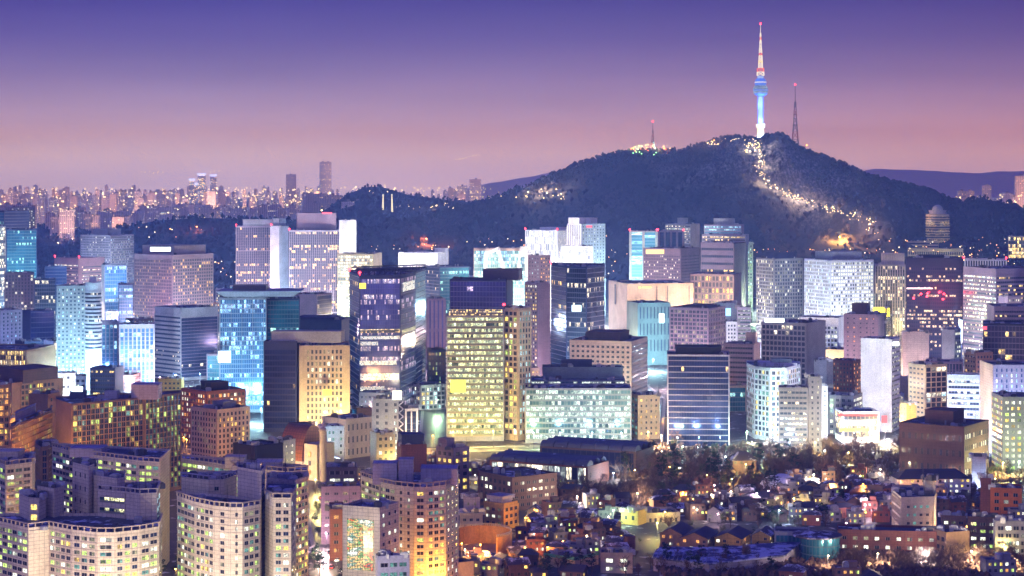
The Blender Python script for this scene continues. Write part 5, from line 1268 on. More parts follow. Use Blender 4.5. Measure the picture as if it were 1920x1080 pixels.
# open steel crown on the faceted tower
r = empty('steel_crown', (X(715, 1600), 1600, 0), 'dark open steel crown on top of the faceted violet tower', 'frame')
z0 = Z(516, 1580)
for a_, c_ in (((672, 1582), (780, 1600)), ((668, 1610), (790, 1650)), ((660, 1640), (798, 1700))):
    A, C2 = vec2(*a_), vec2(*c_); b = MB(); b.tube((A.x, A.y, z0 + 3.5), (C2.x, C2.y, z0 + 3), .6, .6, 4)
    for k in range(12):
        p = A + (C2 - A) * (k / 11); b.tube((p.x, p.y, z0 - .5), (p.x, p.y, z0 + 3.4), .35, .35, 4)
        if k < 11: p2 = A + (C2 - A) * ((k+1) / 11); b.tube((p.x, p.y, z0), (p2.x, p2.y, z0 + 3.2), .25, .25, 3)
    b.build('crown_truss', METAL, r)

# picture wall and other lit signs
def psign(label, px0, px1, py0, py1, D, mat, name='sign', d=.8, cat='sign'):
    b = MB(); b.bar((X((px0+px1)/2, D), D), (1, 0), (0, -1), -(px1-px0)/2*D/F, (px1-px0)/2*D/F, Z(py1, D), Z(py0, D), 0, d)
    o = b.build(name, mat, None, origin=(X((px0+px1)/2, D), D, Z(py1, D)))
    return tag(o, label, cat)
psign('bright white strip sign on the roof of the brown stone ministry tower', 282, 320, 463.5, 471, 2300, sign('sign_white', (.8, .95, 1), 5))
psign('bright white bar sign on top of the black glass office', 1434, 1470, 597, 604, 1555, sign('sign_white', (.8, .95, 1), 5))
psign('glowing warm white billboard on the roof of the zigzag office', 736, 753, 733, 749, 1322, sign('sign_warm', (1, .95, .7), 5), 'billboard')
psign('blue white roof lamp board above the orange apartment slab', 135, 155, 725, 734, 1170, sign('sign_blue', (.6, .8, 1), 5))
psign('yellow square logo light high on the faceted violet tower', 674, 686, 531, 541, 1576, sign('sign_yellow', (1, .75, .08), 2.2))
psign('blazing white lit screen on the flared roof glass office', 409, 433, 658, 680, 1592, sign('screen_white', (.7, .9, 1), 1.8), 'screen')
psign('bright square screen on the curved blue tower', 1072, 1090, 572, 584, 1744, sign('screen_white', (.7, .9, 1), 1.8), 'screen')
psign('white vertical light panel on the teal civic building', 1236, 1245, 588, 605, 1960, sign('sign_white', (.8, .95, 1), 5))
psign('yellow white corner light on the dark cap of the clean white tower', 1674, 1685, 641, 648, 1470, sign('sign_white', (.8, .95, 1), 5))
psign('yellow lit panel hung on the left of the yellow green tower', 845, 873, 712, 736, 1424, sign('sign_yellow_soft', (.95, .95, .15), 1.1), 'banner')
psign('yellow outlined square panel on the cream stone front', 606, 622, 730, 742, 1474, sign('sign_yellow', (1, .75, .08), 2.2))
psign('red panel at the foot of the clean white tower', 1653, 1663, 779, 793, 1470, sign('sign_red', (.9, .12, .12), .6))
psign('blue glowing video screen facing the street', 1357, 1370, 578, 592, 1872, em('video_screen', (.3, .6, 1), 2.4), 'screen')
psign('yellow floodlit lattice panel beside the louvred brown tower', 1637, 1668, 576, 594, 1900, em('yellow_glow', (1, .8, .05), 2.4), 'billboard')
psign('gold lit roof attic strip on the beige stone office', 1211, 1245, 468, 476, 2440, em('gold_light', (1, .75, .3), 1.5), 'attic_light')
psign('warm lit attic loggia at the top of the yellow green tower', 842, 944, 580, 592, 1426, gm('g_warm'), 'attic_light')
psign('red shop fascia above the street at the red and yellow shops', 1572, 1646, 776, 780, 1412, sign('sign_red', (.9, .12, .12), .6))
psign('yellow shop fascia at street level of the red and yellow shops', 1574, 1630, 803, 809, 1412, sign('sign_yellow', (1, .75, .08), 2.2))
psign('blue white shop fascia in the middle of the red and yellow shops', 1576, 1640, 789, 795, 1412, sign('sign_blue', (.6, .8, 1), 2.6))
psign('tall blue lit strip down the side of the chamfered ribbon office', 1798, 1804, 600, 640, 1880, sign('sign_blue', (.6, .8, 1), 2.6))
psign('small green and white street notice board at the corner of the bright road', 700, 712, 1069, 1075, 905, sign('sign_dim', (.5, .8, .6), .8))
psign('long thin white light line across the dark red tower', 1700, 1805, 539.5, 541.8, 1976, sign('line_white', (1, .8, .85), 2.2), 'light_strip')
psign('red lettered sign board at the top of the white bank tower', 1100, 1110, 423, 427, 2680, sign('sign_redw', (.9, .1, .15), 2))
psign('red neon figure on the neon glass building', 1842, 1850, 612, 618, 1550, sign('sign_redw', (.9, .1, .15), 2))
psign('red glow strip on the roof of the main ribbed hotel block', 604, 622, 398, 401, 2740, sign('sign_redw', (.9, .1, .15), 2))
for k_, (a_, c_) in enumerate([(1727, 551), (1739, 550), (1761, 548), (1770, 551), (1713, 559), (1768, 561), (1738, 556)]):
    D0 = 1972; z_ = Z(c_, D0); b = MB(); b.lathe([(0, z_ - 1.1), (1.1, z_), (0, z_ + 1.1)], (X(a_, D0), D0), 8)
    tag(b.build('red_lamp', REDL, None, origin=(X(a_, D0), D0, z_)), ['outer left', 'second from left', 'third from left', 'outer right', 'low left', 'low right', 'central'][k_] + ' red warning lamp halfway up the dark red tower', 'lamp', 'red lamps on the dark red tower')
    if k_ in (1, 2, 5): lamp((X(a_, D0), D0 - 8, z_), 7e3, (1, .03, .05), 1, None, 'red_lamp_light')
def pic():
    g = NG('picture_wall'); t = g.n('TexCoord'); sx = g.n('SeparateXYZ'); g.l(t.outputs['UV'], sx.inputs[0])
    mp = g.n('Mapping'); mp.inputs['Scale'].default_value = (.13, .28, 1); g.l(t.outputs['UV'], mp.inputs[0])
    n1 = g.noise(mp.outputs[0], 1, 3, rough=.55)
    r_ = g.n('ValToRGB'); g.l(g.ramp(n1, .3, .7), r_.inputs[0])
    e = r_.color_ramp.elements
    for p_, c_ in ((.2, (.9, .12, .04)), (.35, (.05, .35, .12)), (.5, (1, .6, .25)), (.65, (.05, .25, .2)), (.8, (1, .9, .8))):
        q = e.new(p_); q.color = (*c_, 1)
    e[0].color = (.02, .05, .08, 1); e[-1].color = (.8, 1, 1, 1)
    br = g.math('MULTIPLY', g.ramp(sx.outputs[1], 4, 26, .18, 1.7), g.ramp(g.noise(t.outputs['UV'], 1.5, 3), .35, .65, .3, 1.4))
    fx = g.math('GREATER_THAN', g.math('FRACT', g.math('DIVIDE', sx.outputs[0], 1.2)), .1); fy = g.math('GREATER_THAN', g.math('FRACT', g.math('DIVIDE', sx.outputs[1], 1.5)), .1)
    g.l(g.math('MULTIPLY', br, g.math('MULTIPLY', fx, fy)), g.b.inputs['Emission Strength']); g.l(r_.outputs[0], g.b.inputs['Emission Color'])
    g.b.inputs['Base Color'].default_value = (.03, .04, .05, 1); g.b.inputs['Roughness'].default_value = .15
    return g.mat
fr, bk_ = box_foot(850, 642, 712, 748)
P_, Q_ = fr[0], fr[1]; uu = (Q_ - P_).normalized(); nn = Vector((uu.y, -uu.x)); L = (Q_ - P_).length
b = MB(); b.bar(P_, uu, nn, L*.14, L*.84, Z(1072, 850), Z(976, 850), .1, .4)
o = b.build('picture_window', pic(), None, origin=(P_.x, P_.y, 0)); tag(o, 'huge red, green and white lit glass picture window on the white tiled media building', 'window')
# letters on the roof edge of the brown ministry etc are too far to read

# zigzag lattice strip
r = empty('zigzag_strip', (X(752, 1318), 1318, 0), 'white zigzag lattice strip down the corner of the zigzag office', 'facade strip')
A = vec2(747.5, 1318); z1, z0 = Z(753, 1318), Z(816, 1318)
b = MB(); b.bar(A, (1, 0), (0, -1), 0, 3.2, z0, z1, -.4, -.05); b.build('dark_recess', wm('black'), r)
b = MB(); nz_ = 9; hz = (z1 - z0) / nz_
for k in range(nz_):
    for s in (0, 1):
        a = (A.x + (3.0 if (k + s) % 2 else .2), A.y, z0 + k*hz); c2 = (A.x + (.2 if (k + s) % 2 else 3.0), A.y, z0 + (k+1)*hz)
        if s == 0: b.tube(a, c2, .38, .38, 4)
b.build('zigzag_bars', wm('white'), r)

# orange crescent yard: curved retaining wall round a sunken lit court
cx, cy = X(905, 1020), 1015; D0 = 1015
r = empty('crescent_yard', (cx, cy, 0), 'orange lit sunken yard ringed by a curved balustraded wall', 'yard')
b = MB(); N = 20; rad = 14
pts = [(cx + rad * 1.05 * math.cos(t), cy + rad * 1.3 * math.sin(t)) for t in [math.radians(-60 + 240 * k / N) for k in range(N + 1)]]
for a, c2 in zip(pts, pts[1:]):
    e = Vector((c2[0]-a[0], c2[1]-a[1])); L = e.length; e /= L; nn = Vector((e.y, -e.x)); b.bar(a, e, nn, 0, L + .1, 0, 9, -.6, 0)
b.build('retaining_wall', wallm('stained_orange_wall', (.55, .26, .08), dirt=.6), r)
b = MB()
for a, c2 in zip(pts, pts[1:]):
    e = Vector((c2[0]-a[0], c2[1]-a[1])); L = e.length; e /= L; nn = Vector((e.y, -e.x)); b.bar(a, e, nn, 0, L + .1, 9.9, 10.2, -.5, -.2)
    for k in range(3): b.bar(a, e, nn, k*L/3, k*L/3 + .3, 9, 9.9, -.5, -.2)
b.build('balustrade', wm('cream'), r)
b = MB(); b.poly([(p[0], p[1], .05) for p in pts]); b.build('court_floor', wallm('court_sand', (.45, .28, .14)), r)

# road with traffic between the apartment blocks
def rdm():
    g = NG('asphalt_road'); t = g.n('TexCoord'); n1 = g.noise(t.outputs['Object'], .4, 4)
    g.l(g.mix(n1, (.05, .05, .055), (.11, .10, .10)), g.b.inputs['Base Color']); g.b.inputs['Roughness'].default_value = .45
    return g.mat
RDM = rdm(); PAINT = plain('road_paint', (.75, .75, .72), .6); KERB = plain('kerb_stone', (.4, .38, .38), .8)
def road(pts, w, nm='road'):
    b = MB(); mk = MB(); kb = MB()
    for (a, q) in zip(pts, pts[1:]):
        a, q = Vector(a), Vector(q); e = (q - a).normalized(); n = Vector((-e.y, e.x)) * w / 2
        b.poly([(*(a - n), .012), (*(q - n), .012), (*(q + n), .012), (*(a + n), .012)])
        L = (q - a).length; k = 0
        while k < L - 3:
            for off in (0,):
                p0 = a + e*k - n.normalized()*.12; p1 = a + e*(k+3) - n.normalized()*.12; p2 = a + e*(k+3) + n.normalized()*.12; p3 = a + e*k + n.normalized()*.12
                mk.poly([(*p0, .02), (*p1, .02), (*p2, .02), (*p3, .02)])
            k += 7
        for s in (-1, 1):
            o = n * s * 1.02; nn = n.normalized() * s
            kb.prism([tuple(a + o), tuple(q + o), tuple(q + o + nn*2.4), tuple(a + o + nn*2.4)][::s], 0, .13)
    tag(b.build(nm, RDM), kind='structure'); tag(mk.build('lane_marking', PAINT), kind='structure'); tag(kb.build('pavement', KERB), kind='structure')
r1 = [tuple(GP(640, 1085).xy), tuple(GP(612, 1000).xy), tuple(GP(598, 920).xy), tuple(GP(590, 850).xy)]
road(r1, 14)
road([(X(560, 1360), 1360), (X(990, 1395), 1395), (X(1250, 1385), 1385), (X(1480, 1352), 1352), (X(1640, 1400), 1400)], 18, 'avenue')
road([(X(1215, 1420), 1420), (X(1225, 1700), 1700), (X(1150, 2000), 2000)], 16, 'avenue')
road([(X(815, 1400), 1400), (X(818, 1700), 1700), (X(820, 2300), 2300)], 18, 'avenue')
road([(X(340, 1290), 1290), (X(500, 1420), 1420), (X(660, 1500), 1500)], 12, 'avenue')

# cars
CARM = [plain('car_paint_' + n, c, .3, metal=.3) for n, c in (('white', (.7, .7, .72)), ('black', (.02, .02, .025)), ('silver', (.4, .42, .45)), ('red', (.35, .03, .03)))]
CGL = plain('car_glass', (.02, .025, .04), .08); TYRE = plain('tyre', (.02, .02, .02), .8); HL = em('headlight_glow', (1, .95, .8), 12); TL = em('tail_light_glow', (1, .05, .03), 6)
def car_proto(m, suv):
    r = empty('car', (0, 0, 0), 'x', 'car'); L, w, h = 4.5, 1.8, 1.45 + .25 * suv
    b = MB(); b.taper([(-w/2, -L/2), (w/2, -L/2), (w/2, L/2), (-w/2, L/2)], [(-w/2+.08, -L/2+.15), (w/2-.08, -L/2+.15), (w/2-.08, L/2-.15), (-w/2+.08, L/2-.15)], .35, .9); o = b.build('body', m); o.parent = r
    b = MB(); b.taper([(-w/2+.1, -L/2+.95), (w/2-.1, -L/2+.95), (w/2-.1, L/2-.6-.3*(1-suv)), (-w/2+.1, L/2-.6-.3*(1-suv))], [(-w/2+.3, -L/2+1.6), (w/2-.3, -L/2+1.6), (w/2-.3, L/2-.95), (-w/2+.3, L/2-.95)], .9, h); o = b.build('cabin', CGL); o.parent = r
    b = MB(); b.box((0, .1), w-.65, L*.42, h, h+.04); o2 = b.build('car_roof', m); o2.parent = o
    for sx in (-1, 1):
        for y in (-L*.31, L*.31):
            b = MB(); b.tube((sx*(w/2-.2), y, .33), (sx*(w/2+.02), y, .33), .33, .33, 12); o = b.build('wheel', TYRE); o.parent = r
        b = MB(); b.box((sx*.62, -L/2+.02), .4, .14, .6, .8); o = b.build('headlight', HL); o.parent = r
        b = MB(); b.box((sx*.66, L/2-.02), .35, .12, .65, .85); o = b.build('tail_light', TL); o.parent = r
    return r
protos = [car_proto(CARM[i], i % 2) for i in range(4)]
used = set()
cl = ['white', 'black', 'silver', 'red']
def place_car(i, x, y, rz, label):
    c = protos[i] if i not in used else copy_tree(protos[i]); used.add(i)
    c.location = (x, y, .02); c.rotation_euler.z = rz; c['label'] = label; c['group'] = 'cars in the streets'
n = 0
for k, (px, py, i, up) in enumerate([(633, 1052, 0, 0), (618, 1038, 1, 1), (624, 1010, 2, 0), (608, 985, 0, 1), (612, 960, 3, 0), (600, 935, 2, 1), (603, 915, 0, 0), (592, 890, 1, 1), (645, 1072, 2, 0), (622, 1066, 3, 1)]):
    q = GP(px, py); place_car(i, q.x, q.y, math.radians(-8) + (math.pi if up else 0), f'{cl[i]} car ' + ('driving away' if up else 'coming closer') + f' on the bright road, {["nearest the picture wall building", "second nearest", "third", "fourth", "fifth", "sixth", "seventh", "farthest", "at the lower frame edge", "beside the lower frame edge"][k]} of the queue')
for i in range(4):
    if i not in used: place_car(i, X(1000 + i*20, 1390), 1392, math.pi/2, cl[i] + ' car on the avenue below the lit glass office')
for k in range(8):
    px = 870 + k * 78 + (k % 3) * 9; place_car(k % 4, X(px, 1378), 1380 if px < 1250 else 1370, math.pi/2 * (1 if k % 2 else -1), f'{cl[k%4]} car on the avenue, {["first", "second", "third", "fourth", "fifth", "sixth", "seventh", "last"][k]} from the left below the lit offices')

# green trim of the community hall
fr, bk_ = box_foot(962, 1020, 1078, 1122)
for P_, Q_, nm in ((fr[0], fr[1], 'left'), (fr[1], fr[2], 'right')):
    e = (Q_ - P_); L = e.length; e /= L; nn = Vector((e.y, -e.x)); b = MB(); b.bar(P_, e, nn, 0, L, Z(1046, 962) - 1.2, Z(1046, 962) + .3, .07, .35)
    tag(b.build('green_fascia', plain('green_metal', (.06, .35, .25), .5), None, origin=(P_.x, P_.y, 0)), f'{nm} green metal fascia under the roof of the cream community hall', 'fascia')

# pavilion with tiled hip roof, snow dome, villa
gable('old palace pavilion with a snowy sweeping hip roof among the park trees', 1392, 868, 15, 12, 9, .1, 'brown', 5, RS, 'pavilion', pal='d', hip=True, D=1275)
gable('wide cream villa under broad dark hipped eaves in front of the wide brown hall', 1745, 905, 42, 16, 12, .08, 'white', 4.5, RD, 'villa', pal='wdwy', hip=True, D=1180, ref='the dark eaved villa')
gable('long low terrace below the dark eaved villa with a flat white edge', 1745, 930, 36, 8, 7, .05, 'brown', .8, RS, 'villa', pal='dd', hip=True, D=1135)
cx, D0 = X(1465, 1215), 1215
b = MB(); b.lathe([(13 * math.cos(t), 8.5 * math.sin(t)) for t in [i * math.pi / 20 for i in range(11)]], (cx, D0), 28)
r = empty('snow_dome', (cx, D0, 0), 'white domed canopy hall glowing among bare park trees', 'dome'); b.build('dome_shell', plain('dome_membrane', (.8, .8, .85), .6), r, smooth=True)
b = MB(); b.lathe([(13.4, 0), (13.4, .8), (12.8, .8)], (cx, D0), 28); b.build('dome_base', CONC, r)
D0 = 1000; cx = X(1180, D0)
b = MB(); b.lathe([(2.9, 0), (2.9, 9), (3.1, 9.1), (3.1, 9.5), (0, 9.7)], (cx, D0), 18)
r = empty('water_tower', (cx, D0, 0), 'squat round reddish brick tank tower left of the brown gabled flats', 'tank'); b.build('wall', wm('brick'), r)
b = MB(); b.lathe([(0, 9.75), (2.8, 9.75), (2.6, 10.0), (0, 10.3)], (cx, D0), 18); b.build('roof', RS, r)
# ------------------------------------------------------------------ labels worked out from what stands near
PEND = []
def where(px, D):
    best = None
    for l, r_, d, ref, zt in BK:
        c = (l + r_) / 2; s = max(0, abs(px - c) - (r_ - l) / 2 * .5) + abs(D - d) * .25
        if best is None or s < best[0]: best = (s, l, r_, d, ref)
    _, l, r_, d, ref = best
    if px < l + (r_ - l) * .15: return 'left of ' + ref
    if px > r_ - (r_ - l) * .15: return 'right of ' + ref
    return ('in front of ' if D < d else 'behind ') + ref
def later(o, base, px, D): PEND.append((o, base + ' ' + where(px, D), px, D))
ORD = ['first', 'second', 'third', 'fourth', 'fifth', 'sixth', 'seventh', 'eighth', 'ninth', 'tenth', 'eleventh', 'twelfth']
def settle():
    d = {}
    for o, l, px, D in PEND: d.setdefault(l, []).append((px, D, o))
    for l, it in d.items():
        if len(it) == 1: it[0][2]['label'] = l; continue
        it.sort(key=lambda t: t[0])
        for k, (px, D, o) in enumerate(it):
            o['label'] = l + ', ' + (ORD[k] if k < 12 else str(k + 1) + 'th') + ' from left'

# ------------------------------------------------------------------ small city blocks between the named ones
ri = random.Random(77)
FILL = []
def free(px0, px1, D0, D1, lst):
    for l, r_, d, *_ in lst:
        if px0 < r_ and px1 > l and D0 < d + 34 and D1 > d - 4: return False
    return True
SKY_ = [(1230, 880), (1300, 845), (1400, 790), (1500, 745), (1600, 710), (1750, 668), (1900, 640), (2100, 612), (2400, 575), (2800, 545), (3200, 505), (3400, 492)]
cols = [('white', 'white'), ('cream', 'cream'), ('grey', 'grey'), ('pink', 'mauve'), ('beige', 'beige'), ('brown', 'brown'), ('navy', 'dark'), ('brick', 'brick'), ('lav', 'pale')]
faces = [('punched windows', lambda: punch('dddwycm', 3.1, 3.5, .5, .45)), ('ribbon windows', lambda: strip(ri.choice(['g_half', 'g_off', 'g_offw']), 2, 3.6, .5)), ('glass front', lambda: gl(ri.choice(['g_half', 'g_teal', 'g_off', 'g_white']), 2, 3.7)), ('deep grid windows', lambda: grid('dddwyc', 3.2, 3.5, .7, 1.1))]
tries = 0
while len(FILL) < 195 and tries < 16000:
    tries += 1
    D = ri.choice([1260, 1340, 1420, 1500, 1560, 1620, 1700, 1780, 1860, 1940, 2020, 2120, 2240, 2360, 2480, 2620, 2760, 2900, 3050, 3200, 2700, 2840, 2980, 3120]) + ri.uniform(-15, 15)
    px = ri.uniform(-10, 1910); w = ri.uniform(14, 32) * F / D; 
    if D < 1420 and not (480 < px < 830 or px < 20 or 1380 < px < 1470 or px > 1640 or 300 < px < 345): continue
    if D < 1330 and px > 900: continue
    if D > 2500 and px > 1150 and D > 2900: continue
    ym = interp(SKY_, D); yt = ym + abs(ri.gauss(0, 1)) * 14 + ri.uniform(0, 12)
    zt = Z(yt, D)
    if zt < 9: yt = YH + (HC - 9 - ri.uniform(0, 6)) * F / D
    a, c = px - w / 2, px + w / 2
    if not free(a - 3, c + 3, D, D + 20, BK) or not free(a - 3, c + 3, D, D + 20, FILL): continue
    # keep the avenues open
    if abs(px - 817) < 14 and D < 2300 or (abs(px - 1220) < 16 and 1420 < D < 2000): continue
    wk, wn_ = ri.choice(cols); fn_, ff = ri.choice(faces); side = ri.random()
    xc = a + (c - a) * (ri.uniform(.1, .35) if side < .5 else ri.uniform(.65, .9))
    root, fr, zt = B('x', D, a, xc, c, yt, wk, ff(), ff() if ri.random() < .6 else BL, cap=30, units=3)
    root['group'] = 'small offices filling the city between the towers'
    later(root, ('low ' if zt < 22 else 'mid-height ' if zt < 45 else 'tall ') + wn_ + ' building with ' + fn_, px, D)
    FILL.append((a, c, D, '', zt))

# ------------------------------------------------------------------ small houses of the hillside quarter
rh = random.Random(9)
HS = []
def houses(px0, px1, py0, py1, n, big=1.0):
    k = t = 0
    while k < n and t < n * 60:
        t += 1
        px, py = rh.uniform(px0, px1), rh.uniform(py0, py1); D = GD(py)
        w, d = rh.uniform(7, 12) * big, rh.uniform(6.5, 9) * big
        hw = (w * .6 + 2) * F / D
        if any(px - hw < r_ and px + hw > l and abs(D - dd - 8) < 22 for l, r_, dd, *_ in BK): continue
        if any(abs(px - a) < hw * 1.25 and abs(D - dd) < 13 for a, dd in HS): continue
        if 590 < px < 650: continue
        HS.append((px, D)); k += 1
        wk, wn_ = rh.choice([('brick', 'brick'), ('tan', 'tan'), ('brown', 'brown'), ('grey', 'grey'), ('brown', 'brown'), ('brick', 'brick'), ('grey', 'grey'), ('dgrey', 'dark')])
        flat = rh.random() < .42; rz = rh.uniform(-.5, .5); h = rh.choice([3.2, 3.4, 5.8, 6.2]) if not flat else rh.choice([6, 6.5, 9])
        two = 'low' if h < 4 else 'two-storey' if h < 8 else 'three-storey'
        if flat:
            C0 = Vector((X(px, D), D))
            u = Vector((math.cos(rz), math.sin(rz))); nn = Vector((-u.y, u.x))
            fr = [C0 - u*w/2, C0 + u*w/2]; bk = [C0 + u*w/2 + nn*d, C0 - u*w/2 + nn*d]
            root, _ = raw_building('house', 'x', fr, bk, D, h, [punch('dddwyog', 2.6, 2.9, .5, .45, tm=.6, m=.4)], wk, units=1, par=.7, roof=rh.choice([RS, ROOF, RD]))
            p = C0 + u * (w * .18) + nn * (d * .5)
            b = MB(); b.box(p, w * .4, d * .45, h - .7, h + 2, rz); b.box(p, w * .44, d * .5, h + 2, h + 2.25, rz); b.build('roof_room', wm(wk), root)
            b = MB(); q = C0 - u * w * .36; b.bar(q, u, -nn, -.5, .5, 0, 2.1, -.02, .07); b.build('door', METAL, root)
            root['group'] = 'small hillside houses'
            later(root, f'{two} {wn_} flat-roofed house', px, D)
        else:
            sn = rh.random() < .7; hip = rh.random() < .4
            root = gable('x', px, 0, w, d, h, rz, wk, rh.uniform(1.6, 2.6), RS if sn else RD, 'house', pal='dddwyo', hip=hip, D=D, group='small hillside houses')
            later(root, f'{two} {wn_} house with ' + ('snowy ' if sn else 'dark ') + ('hipped' if hip else 'gabled') + ' roof', px, D)
houses(985, 1165, 985, 1050, 44)
houses(1000, 1200, 950, 985, 10)
houses(1225, 1480, 935, 978, 32)
houses(1480, 1670, 905, 985, 46)
houses(1760, 1850, 895, 960, 18)
houses(1620, 1700, 890, 960, 10)
houses(1850, 1925, 955, 1010, 6)
houses(880, 1010, 1045, 1085, 12)
houses(940, 1080, 905, 945, 10)
houses(1050, 1200, 1060, 1082, 5)
houses(1450, 1925, 1086, 1092, 4, 1.2)
houses(780, 900, 880, 915, 8)
houses(655, 700, 880, 940, 5)

# ------------------------------------------------------------------ trees
rt = random.Random(31)
BARK = barkm('bark_winter', (.05, .035, .035), (.15, .10, .085)); TWIG = barkm('twigs_winter', (.07, .045, .045), (.20, .13, .10))
NEED = barkm('pine_needles', (.012, .025, .018), (.04, .075, .045)); BUSH = barkm('evergreen_leaves', (.03, .045, .02), (.11, .13, .05))
def bare_tree(h, spread, seed):
    q = random.Random(seed); tb, cb = MB(), MB()
    def grow(p, d, L, r, lv):
        e = p + d * L
        (tb if lv < 2 else cb).tube(p, e, r, r * .62, 5 if lv == 0 else 3)
        if lv >= 4: return
        n = 5 if lv == 0 else q.choice([3, 4, 4])
        for k in range(n):
            t = q.uniform(.45, 1) if lv else q.uniform(.35, 1)
            base = p + d * (L * t)
            a = q.uniform(0, 6.28); u = d.cross(Vector((math.cos(a), math.sin(a), .3))).normalized()
            nd = (d * q.uniform(.55, .9) + u * q.uniform(.5, .9) * spread + Vector((0, 0, .22))).normalized()
            grow(base, nd, L * q.uniform(.55, .78), max(.045, r * .55), lv + 1)
    grow(Vector((0, 0, 0)), Vector((q.uniform(-.05, .05), q.uniform(-.05, .05), 1)).normalized(), h * .36, h * .026, 0)
    return tb, cb
def pine_tree(h, seed):
    q = random.Random(seed); tb, cb = MB(), MB(); d = Vector((q.uniform(-.08, .08), q.uniform(-.08, .08), 1))
    top = d * h; tb.tube((0, 0, 0), tuple(top), h * .02, h * .006, 6)
    for k in range(26):
        t = q.uniform(.42, 1); p = d * (h * t); a = q.uniform(0, 6.28); L = h * .30 * (1.15 - t) * q.uniform(.7, 1.3) + .6
        e = p + Vector((math.cos(a) * L, math.sin(a) * L, q.uniform(-.05, .35) * L)); tb.tube(p, e, .09, .03, 3)
        for m in range(16):
            c = p.lerp(e, q.uniform(.35, 1.05)) + Vector((q.gauss(0, .45), q.gauss(0, .45), q.gauss(0, .22))); s = q.uniform(.3, .75)
            u = Vector((q.gauss(0, 1), q.gauss(0, 1), q.gauss(0, .4))).normalized() * s; v = Vector((q.gauss(0, 1), q.gauss(0, 1), q.gauss(0, .5))).normalized() * s * .7
            cb.poly([c - u, c + v, c + u * .6])
            cb.poly([c - v, c + u, c + v * .7 + Vector((0, 0, .2))])
    return tb, cb
def bush_tree(h, seed):
    q = random.Random(seed); tb, cb = MB(), MB(); tb.tube((0, 0, 0), (0, 0, h * .6), .16, .08, 5)
    for k in range(6): a = q.uniform(0, 6.28); tb.tube((0, 0, h * .3), (math.cos(a)*h*.3, math.sin(a)*h*.3, h*.65), .08, .03, 3)
    blobs = [(Vector((q.gauss(0, h*.2), q.gauss(0, h*.2), h * q.uniform(.4, .9))), h * q.uniform(.14, .24)) for _ in range(9)]
    for m in range(620):
        c0, r_ = q.choice(blobs); c = c0 + Vector((q.gauss(0, 1), q.gauss(0, 1), q.gauss(0, 1))).normalized() * r_ * q.uniform(.5, 1.1); s = q.uniform(.18, .42)
        u = Vector((q.gauss(0, 1), q.gauss(0, 1), q.gauss(0, 1))).normalized() * s; v = Vector((q.gauss(0, 1), q.gauss(0, 1), q.gauss(0, 1))).normalized() * s
        cb.poly([c - u, c + v, c + u])
    return tb, cb
TP = {'bare': [], 'pine': [], 'bush': []}
for k in range(6):
    tb, cb = bare_tree(13 + k, .75 + .1 * (k % 3), k); TP['bare'].append((tb, cb, BARK, TWIG))
for k in range(4): tb, cb = pine_tree(12 + k, k + 40); TP['pine'].append((tb, cb, BARK, NEED))
for k in range(3): tb, cb = bush_tree(7, k + 70); TP['bush'].append((tb, cb, BARK, BUSH))
TPO = {}
def tree(kind, x, y, s, px, label=None, z=0):
    i = rt.randrange(len(TP[kind])); key = (kind, i)
    nm = {'bare': 'bare_tree', 'pine': 'pine_tree', 'bush': 'evergreen_tree'}[kind]
    if key not in TPO:
        tb, cb, m1, m2 = TP[kind][i]; r = empty(nm, (0, 0, 0), 'x', 'tree')
        a = tb.build('trunk', m1); a.parent = r; a = cb.build('crown', m2); a.parent = r; TPO[key] = r; o = r
    else: o = copy_tree(TPO[key])
    o.location = (x, y, z); o.scale = (s, s, s); o.rotation_euler.z = rt.uniform(0, 6.28)
    o['group'] = {'bare': 'bare winter trees', 'pine': 'pine trees', 'bush': 'evergreen trees'}[kind]
    if label: o['label'] = label
    else: later(o, ('tall ' if s > 1.0 else 'small ' if s < .8 else '') + {'bare': 'leafless tree', 'pine': 'dark pine', 'bush': 'round evergreen'}[kind], px, y)
def clear(px, D, r_):
    return not any(l - r_ < px < r + r_ and d - 4 < D < d + 26 for l, r, d, *_ in BK) and not any(abs(px - a) < 9 and abs(D - dd - 3) < 5 for a, dd in HS)
def grove(px0, px1, py0, py1, n, kinds, s0, s1):
    k = t = 0
    while k < n and t < n * 40:
        t += 1; px, py = rt.uniform(px0, px1), rt.uniform(py0, py1); D = GD(py)
        if not clear(px, D, 3) or 598 < px < 646: continue
        tree(rt.choice(kinds), X(px, D), D, rt.uniform(s0, s1), px); k += 1
grove(1040, 1230, 905, 950, 40, ['bare'], .8, 1.15)
grove(1160, 1500, 868, 935, 80, ['bare', 'bare', 'pine', 'bush'], .9, 1.3)
grove(1180, 1640, 838, 868, 34, ['bare', 'bush', 'bare'], .7, 1.0)
grove(1480, 1700, 855, 915, 44, ['bare'], .9, 1.3)
grove(1820, 1925, 870, 900, 12, ['bare', 'bush'], .6, 1.0)
grove(905, 1040, 878, 900, 8, ['bare'], .7, 1.0)
grove(1570, 1925, 1052, 1082, 48, ['bare'], .65, 1.0)
grove(1130, 1480, 1062, 1088, 22, ['bare', 'bare', 'pine'], .7, .95)
grove(960, 1130, 1068, 1090, 8, ['bare', 'pine'], .7, .9)
grove(1240, 1520, 1010, 1040, 6, ['bare', 'pine'], .4, .6)
grove(1220, 1700, 935, 1000, 50, ['bare', 'bush', 'bush', 'pine'], .5, .9)
grove(985, 1200, 960, 1050, 26, ['bush', 'bush', 'bare'], .35, .6)
grove(1760, 1925, 900, 960, 14, ['bare'], .5, .8)
grove(586, 600, 870, 1010, 9, ['bush', 'bare'], .5, .8)
